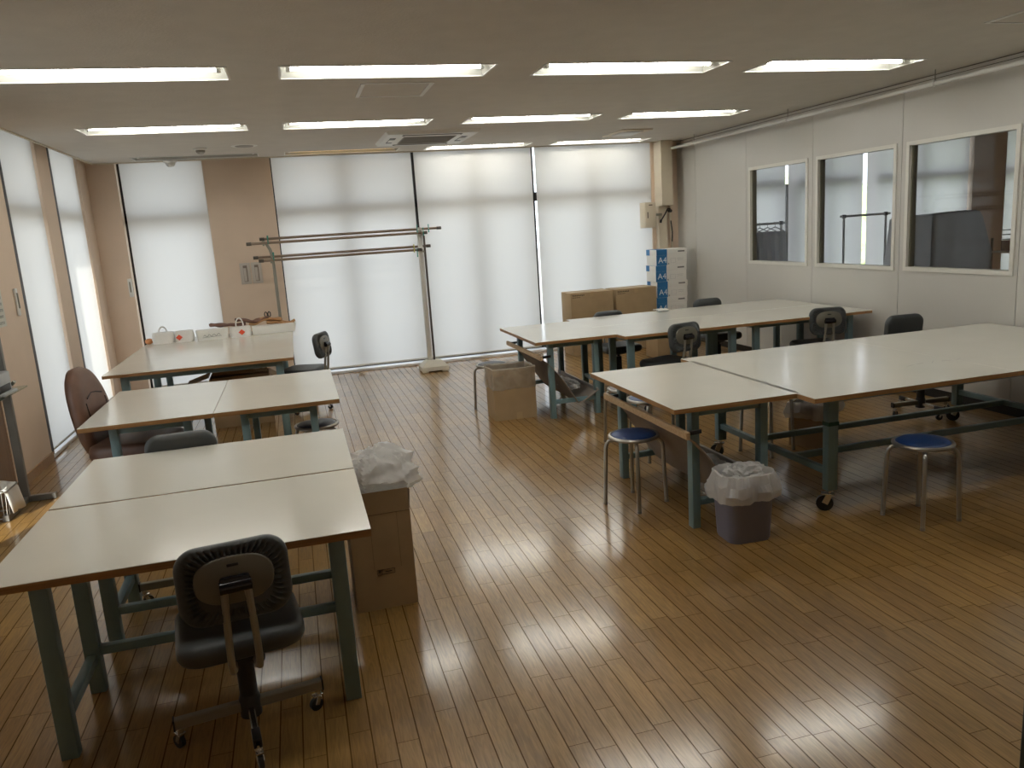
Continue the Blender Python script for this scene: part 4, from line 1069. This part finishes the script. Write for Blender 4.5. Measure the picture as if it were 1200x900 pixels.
# scissors standing in the heap
t = thing('scissors', 'dark scissors standing point-down against the beige wall behind the leather', 'scissors', (-0.335, 9.10, TZ + 0.0), 0.2)
for s in (-1, 1):
    b = MB(); b.bar((s * 0.004, 0.0, 0.0), (s * 0.012, 0, 0.15), 0.004, 0.012, bev=0.001); b.build('blade', steel_m, t)
    MB().tube([(s * (0.018 + 0.014 * math.cos(a)), 0.0, 0.185 + 0.028 * math.sin(a)) for a in [2 * PI * k / 16 for k in range(16)]], 0.006, 8, closed=True).build('handle', black_m, t)

# ------------------------------------------------------------------ clothes rack by the back blinds
t = thing('clothes_rack', 'tall pole clothes rack standing before the back blinds', 'clothes rack', (0.65, 9.36, 0))
xl, xr = -0.86, 0.86
def rack_base(cx):
    m = MB()
    b0 = [(cx - 0.165, -0.13, 0.018), (cx + 0.165, -0.13, 0.018), (cx + 0.165, 0.13, 0.018), (cx - 0.165, 0.13, 0.018)]
    b1 = [(x, y, 0.065) for x, y, z in b0]
    b2 = [(cx + (x - cx) * 0.52, y * 0.55, 0.135) for x, y, z in b0]
    m.loft([b0, b1, b2])
    for sx in (-0.12, 0.12):
        for sy in (-0.09, 0.09): m.box((cx + sx, sy, 0.010), (0.07, 0.06, 0.02))
    return m.build('base', mat('ivory_base', (0.66, 0.63, 0.54), 0.6), t, smooth=False)
rack_base(xl); rack_base(xr)
MB().tube([(xl, 0, 0.12), (xl, 0, 1.40), (xl - 0.005, 0, 1.50), (xl - 0.02, 0, 1.58), (xl - 0.055, 0, 1.65), (xl - 0.10, 0, 1.672)], 0.017, 12).build('upright', greysteel_m, t)
m = MB(); m.box((xr - 0.035, 0.02, 0.92), (0.055, 0.04, 1.60), bev=0.004); m.build('upright', mat('ivory_upright', (0.62, 0.61, 0.56), 0.5), t)
MB().tube([(xr + 0.015, 0, 0.12), (xr + 0.012, 0, 1.62)], 0.013, 12).build('upright', bronze_m, t)
for z, cx in ((1.68, 0.0), (1.485, 0.0)):
    for x in (xl - 0.08 if z > 1.6 else xl - 0.02, xr - 0.02):
        MB().bar((x, -0.10, z - 0.048), (x, 0.10, z - 0.004), 0.022, 0.016).build('cross_arm', greysteel_m, t)
def rod(x0, x1, y, z, label):
    r = thing('bamboo_rod', label, 'rod', ((x0 + x1) / 2, 9.36 + y, z), 0, 'rods lying across the clothes rack')
    L = (x1 - x0) / 2
    MB().cyl((-L, 0, 0), (L, 0, 0), 0.0145, 12).build('rod', mat('brown_steel_rod', (0.25, 0.19, 0.14), 0.3, metal=0.5), r)
    for s in (-1, 1): MB().cyl((s * (L - 0.05), 0, 0), (s * (L + 0.004), 0, 0), 0.0185, 12).build('end_cap', bronze_m, r)
rod(-0.47, 1.55, -0.07, 1.655, 'upper front brown rod on the clothes rack, reaching furthest left')
rod(-0.33, 1.745, 0.07, 1.700, 'upper rear brown rod on the clothes rack, reaching furthest right')
rod(-0.36, 1.47, -0.07, 1.462, 'lower front brown rod on the clothes rack')
rod(-0.42, 1.60, 0.07, 1.498, 'lower rear brown rod on the clothes rack')
def peg(x, y, z, m, label, rx=0.0):
    p = thing('clothes_peg', label, 'clothes peg', (x, y, z), 0, 'clothes pegs clipped on the rack')
    for s in (-1, 1):
        MB().bar((0, s * 0.016, -0.045), (0.004 * s, s * 0.010, 0.05), 0.012, 0.008, bev=0.002).build('arm', m, p)
    MB().cyl((0, -0.018, 0.0), (0, 0.018, 0.0), 0.007, 8).build('spring', chrome_m, p)
YR = 9.36 - 0.07
peg(-0.24, YR, 1.685, greencl_m, 'green peg at the left end of the upper rods')
peg(-0.20, YR, 1.500, greencl_m, 'green peg at the left end of the lower rods')
peg(1.44, YR, 1.70, greencl_m, 'green peg on the upper rods, left of three near the right upright')
peg(1.51, YR, 1.665, greencl_m, 'green peg on the upper rods, middle of three at the right upright')
peg(1.575, YR, 1.70, greencl_m, 'green peg on the upper rods, right of three beyond the right upright')
peg(1.385, YR, 1.480, yellowcl_m, 'yellow peg on the lower rods beside the right upright')
peg(1.42, YR, 1.425, greencl_m, 'green peg hanging under the yellow peg on the lower rods')

# ------------------------------------------------------------------ steel stand at the left edge
t = thing('steel_stand', 'grey steel floor stand with a glass shelf, cut by the left edge', 'stand', (-1.965, 5.93, 0))
MB().bar((0, 0, 0.0), (0, 0, 1.45), 0.05, 0.035).build('post', stand_m, t)
m = MB(); m.bar((-0.0, -0.42, 0.022), (-0.0, -0.02, 0.022), 0.04, 0.04); m.bar((-0.10, 0.0, 0.022), (0.19, 0.0, 0.022), 0.04, 0.04); m.build('foot', stand_m, t)
MB().bb(-0.08, 0.075, -0.42, 0.20, 0.775, 0.785, bev=0.001).build('glass_shelf', shelfglass_m, t, smooth=False)
MB().bb(-0.02, 0.02, -0.40, 0.05, 0.750, 0.774, bev=0.002).build('shelf_bracket', stand_m, t)
MB().tube([(0.02, 0, 0.83), (0.05, -0.01, 0.83), (0.07, -0.02, 0.85)], 0.012, 8).build('clamp_knob', greysteel_m, t)
t = thing('shelf_device', 'small grey device on the glass shelf of the steel stand', 'device', (-1.95, 5.72, 0.785))
MB().box((0, 0, 0.075), (0.10, 0.30, 0.15), bev=0.012).build('casing', device_m, t)
MB().box((0.052, 0.0, 0.05), (0.006, 0.22, 0.045), bev=0.002).build('front_slot', black_m, t)
MB().box((0.04, 0.06, 0.012), (0.06, 0.24, 0.02), bev=0.004).build('tray', device_m, t)
# wire basket with cloth
t = thing('wire_basket', 'chrome wire basket on the floor at the left edge, below the stand', 'basket', (-2.04, 5.62, 0))
m = MB()
for z, s in ((0.02, 0.8), (0.20, 1.0)):
    m.tube([(x, y, z) for x, y in rrect(0.22 * s, 0.24 * s, 0.03, 4)], 0.005, 8, closed=True)
for x, y in rrect(0.22, 0.24, 0.03, 2): m.tube([(x * 0.8, y * 0.8, 0.02), (x, y, 0.20)], 0.003, 6)
m.build('wire_frame', steel_m, t)
c = MB().grid(lambda i, j: (-0.11 + 0.235 * i + 0.012 * math.sin(9 * j), -0.11 + 0.22 * j, 0.205 - 0.17 * max(0, (i - 0.88) / 0.12) + 0.01 * math.sin(7 * i + 5 * j)), 20, 14)
o = c.build('white_cloth', paperwhite_m, ang=60, solid=0.003); o.location = (-2.04, 5.62, 0.01)
tag(o, 'white cloth hanging over the rim of the chrome wire basket', 'cloth')
# paper notice
t = thing('notice_sign', 'pale printed notice on the left pier, cut by the left edge', 'notice', (XL, 6.20 + 0.26, 1.33), 0)
MB().box((0.002, 0, 0), (0.002, 0.30, 0.31)).build('sheet', notice_m, t, smooth=False)
m = MB(); random.seed(3)
for r in range(6):
    y = -0.12
    while y < 0.12:
        w = random.choice((0.010, 0.013, 0.016)); z = 0.11 - r * 0.046
        m.box((0.0036, y, z), (0.001, w, 0.004)); m.box((0.0036, y + w * 0.2, z - 0.008), (0.001, 0.003, 0.016)); m.box((0.0036, y, z - 0.014), (0.001, w * 0.8, 0.003))
        y += w + 0.008
m.build('printed_lines', print_m, t, smooth=False)

# ------------------------------------------------------------------ things in the next room behind the glass
def next_rack(x0, x1, y, h, label):
    t = thing('garment_rack', label, 'garment rack', ((x0 + x1) / 2, y, 0))
    w = (x1 - x0) / 2
    m = MB()
    for s in (-1, 1): MB().cyl((s * w, 0, 0.05), (s * w, 0, h), 0.014, 10).build('upright', stand_m, t)
    MB().cyl((-w - 0.05, 0, h), (w + 0.06, 0, h), 0.014, 10).build('top_rail', stand_m, t)
    for s in (-1, 1):
        MB().box((s * w, 0, 0.03), (0.04, 0.45, 0.03), bev=0.004).build('foot', stand_m, t)
        MB().box((s * w, 0, h), (0.04, 0.035, 0.045), bev=0.004).build('connector', black_m, t)
    return t
next_rack(6.66, 7.28, 8.5, 1.515, 'empty metal garment rack in the next room, behind the middle partition window')
next_rack(5.35, 5.80, 8.55, 1.49, 'garment rack hung with clothes in the next room, behind the far partition window')
for k in range(4):
    x = 5.40 + 0.105 * k
    t = thing('hanging_garment', ['grey garment on the clothes-hung rack, hanging furthest left', 'grey garment on the clothes-hung rack, second from left', 'grey garment on the clothes-hung rack, third from left', 'grey garment on the clothes-hung rack, hanging at the right upright'][k], 'garment', (x, 8.55, 1.455), 0, 'garments on the rack in the next room')
    m = MB()
    m.loft([[(-0.02, -0.19, -0.06), (0.02, -0.19, -0.06), (0.02, 0.19, -0.06), (-0.02, 0.19, -0.06)][::1], [(-0.03, -0.20, -0.35), (0.03, -0.20, -0.35), (0.03, 0.20, -0.35), (-0.03, 0.20, -0.35)], [(-0.03, -0.22, -0.8 - 0.1 * (k % 2)), (0.03, -0.22, -0.8 - 0.1 * (k % 2)), (0.03, 0.22, -0.8), (-0.03, 0.22, -0.8)]])
    m.build('cloth', garment_m, t)
    h = MB(); h.tube([(0, 0, 0.045), (0, 0.012, 0.055), (0, 0.016, 0.04), (0, 0, 0.02), (0, 0, -0.01)], 0.003, 6); h.tube([(0, -0.18, -0.055), (0, 0, -0.008), (0, 0.18, -0.055)], 0.006, 6)
    h.build('hanger', black_m, t)
# covered rack: slate cloth over a frame
t = thing('covered_rack', 'rack draped with a slate-grey cloth in the next room, behind the nearest window', 'covered rack', (6.75, 7.0, 0))
m = MB(); prof = [(-0.64, 0.05), (-0.66, 0.9), (-0.60, 1.49), (0.31, 1.515), (0.36, 1.47), (0.52, 1.06), (0.46, 0.86), (0.44, 0.05)]
m.prism(prof, 'y', -0.14, 0.14); bmesh.ops.bevel(m.bm, geom=m.bm.edges[:], offset=0.02, segments=2, affect='EDGES')
m.build('cloth', slate_m, t, ang=40)
m = MB()
for sx in (-0.4, 0.4): m.box((sx, 0, 0.025), (0.05, 0.5, 0.05))
m.build('foot', stand_m, t)
t = thing('wire_shelf', 'low shelf unit with crates in the next room, at the right of the nearest window', 'shelf', (7.62, 6.75, 0))
for s in (-1, 1):
    for sy in (-1, 1): MB().cyl((s * 0.30, sy * 0.18, 0), (s * 0.30, sy * 0.18, 1.20), 0.012, 8).build('post', stand_m, t)
for z in (0.3, 0.75, 1.05): MB().box((0, 0, z), (0.62, 0.38, 0.02)).build('shelf_board', cream_m, t)
for k, (x, zz) in enumerate(((-0.12, 1.06), (0.15, 1.06))):
    b = thing('wooden_crate', 'brown wooden crate on the next-room shelf, %s of two' % ('left' if k == 0 else 'right'), 'crate', (7.62 + x, 6.75, zz), 0, 'crates on the next-room shelf')
    o_ = MB().box((0, 0, 0.055), (0.23, 0.26, 0.11), bev=0.004).build('crate', darkwood_m, b)
    MB().box((0, -0.132, 0.055), (0.10, 0.004, 0.05)).build('paper_tag', paperwhite_m, b)
m = MB()
for k in range(9): m.tube([(-0.2 + 0.05 * k, -0.14, 0.0), (-0.2 + 0.05 * k, -0.14, 0.10)], 0.003, 6)
for z in (0.0, 0.05, 0.10): m.tube([(-0.22, -0.14, z), (0.22, -0.14, z), (0.22, 0.14, z), (-0.22, 0.14, z)], 0.004, 6, closed=True)
o = m.build('wire_tray', stand_m); o.location = (7.62, 6.75, 1.18)
tag(o, 'dark wire tray on the crates of the next-room shelf', 'tray')

# planting seen through the slits between blinds
m = crumple(2.2, 0.6, 1.5, 31, sub=5, amp=0.25, freq=5)
o = m.build('hedge', green_m); o.location = (11.9, 16.5, 0.9); tag(o, 'green hedge outside, glimpsed between the next-room blinds', 'hedge', kind='stuff')

# ------------------------------------------------------------------ light, camera
w = bpy.data.worlds.new('overcast'); bpy.context.scene.world = w; w.use_nodes = True
bg = w.node_tree.nodes['Background']; bg.inputs['Color'].default_value = (0.90, 0.96, 1.05, 1); bg.inputs['Strength'].default_value = 2.9
sun = bpy.data.lights.new('sun', 'SUN'); sun.energy = 9.0; sun.angle = 0.02; sun.color = (1.0, 0.94, 0.84)
so = bpy.data.objects.new('sun', sun); C.objects.link(so)
so.rotation_euler = Vector((0.35, 0.80, -0.50)).to_track_quat('-Z', 'Y').to_euler()

cam = bpy.data.cameras.new('camera'); co = bpy.data.objects.new('camera', cam); C.objects.link(co)
f, pi_, ro, ya = 918.513, 0.196926584, 0.0658824755, 0.259000022
cy, sy = math.cos(ya), math.sin(ya)
fwd = Vector((sy * math.cos(pi_), cy * math.cos(pi_), -math.sin(pi_)))
r0 = Vector((cy, -sy, 0)); d0 = fwd.cross(r0)
r_ = r0 * math.cos(ro) + d0 * math.sin(ro); d_ = d0 * math.cos(ro) - r0 * math.sin(ro)
R = Matrix((r_, -d_, -fwd)).transposed()
co.matrix_world = Matrix.Translation((0, 0, 1.65)) @ R.to_4x4()
cam.sensor_fit = 'HORIZONTAL'; cam.sensor_width = 36.0; cam.lens = f / 1200 * 36.0
cam.clip_start = 0.02; cam.clip_end = 200
sc = bpy.context.scene; sc.camera = co
sc.view_settings.view_transform = 'Standard'; sc.view_settings.look = 'None'
sc.view_settings.gamma = 1.0; sc.view_settings.use_curve_mapping = False
sc.view_settings.exposure = 0.27
sc.cycles.use_denoising = True
sc.cycles.max_bounces = 12; sc.cycles.diffuse_bounces = 6; sc.cycles.glossy_bounces = 4; sc.cycles.transparent_max_bounces = 16
sc.cycles.transmission_bounces = 8; sc.cycles.sample_clamp_indirect = 6.0
sc.cycles.caustics_reflective = False; sc.cycles.caustics_refractive = False
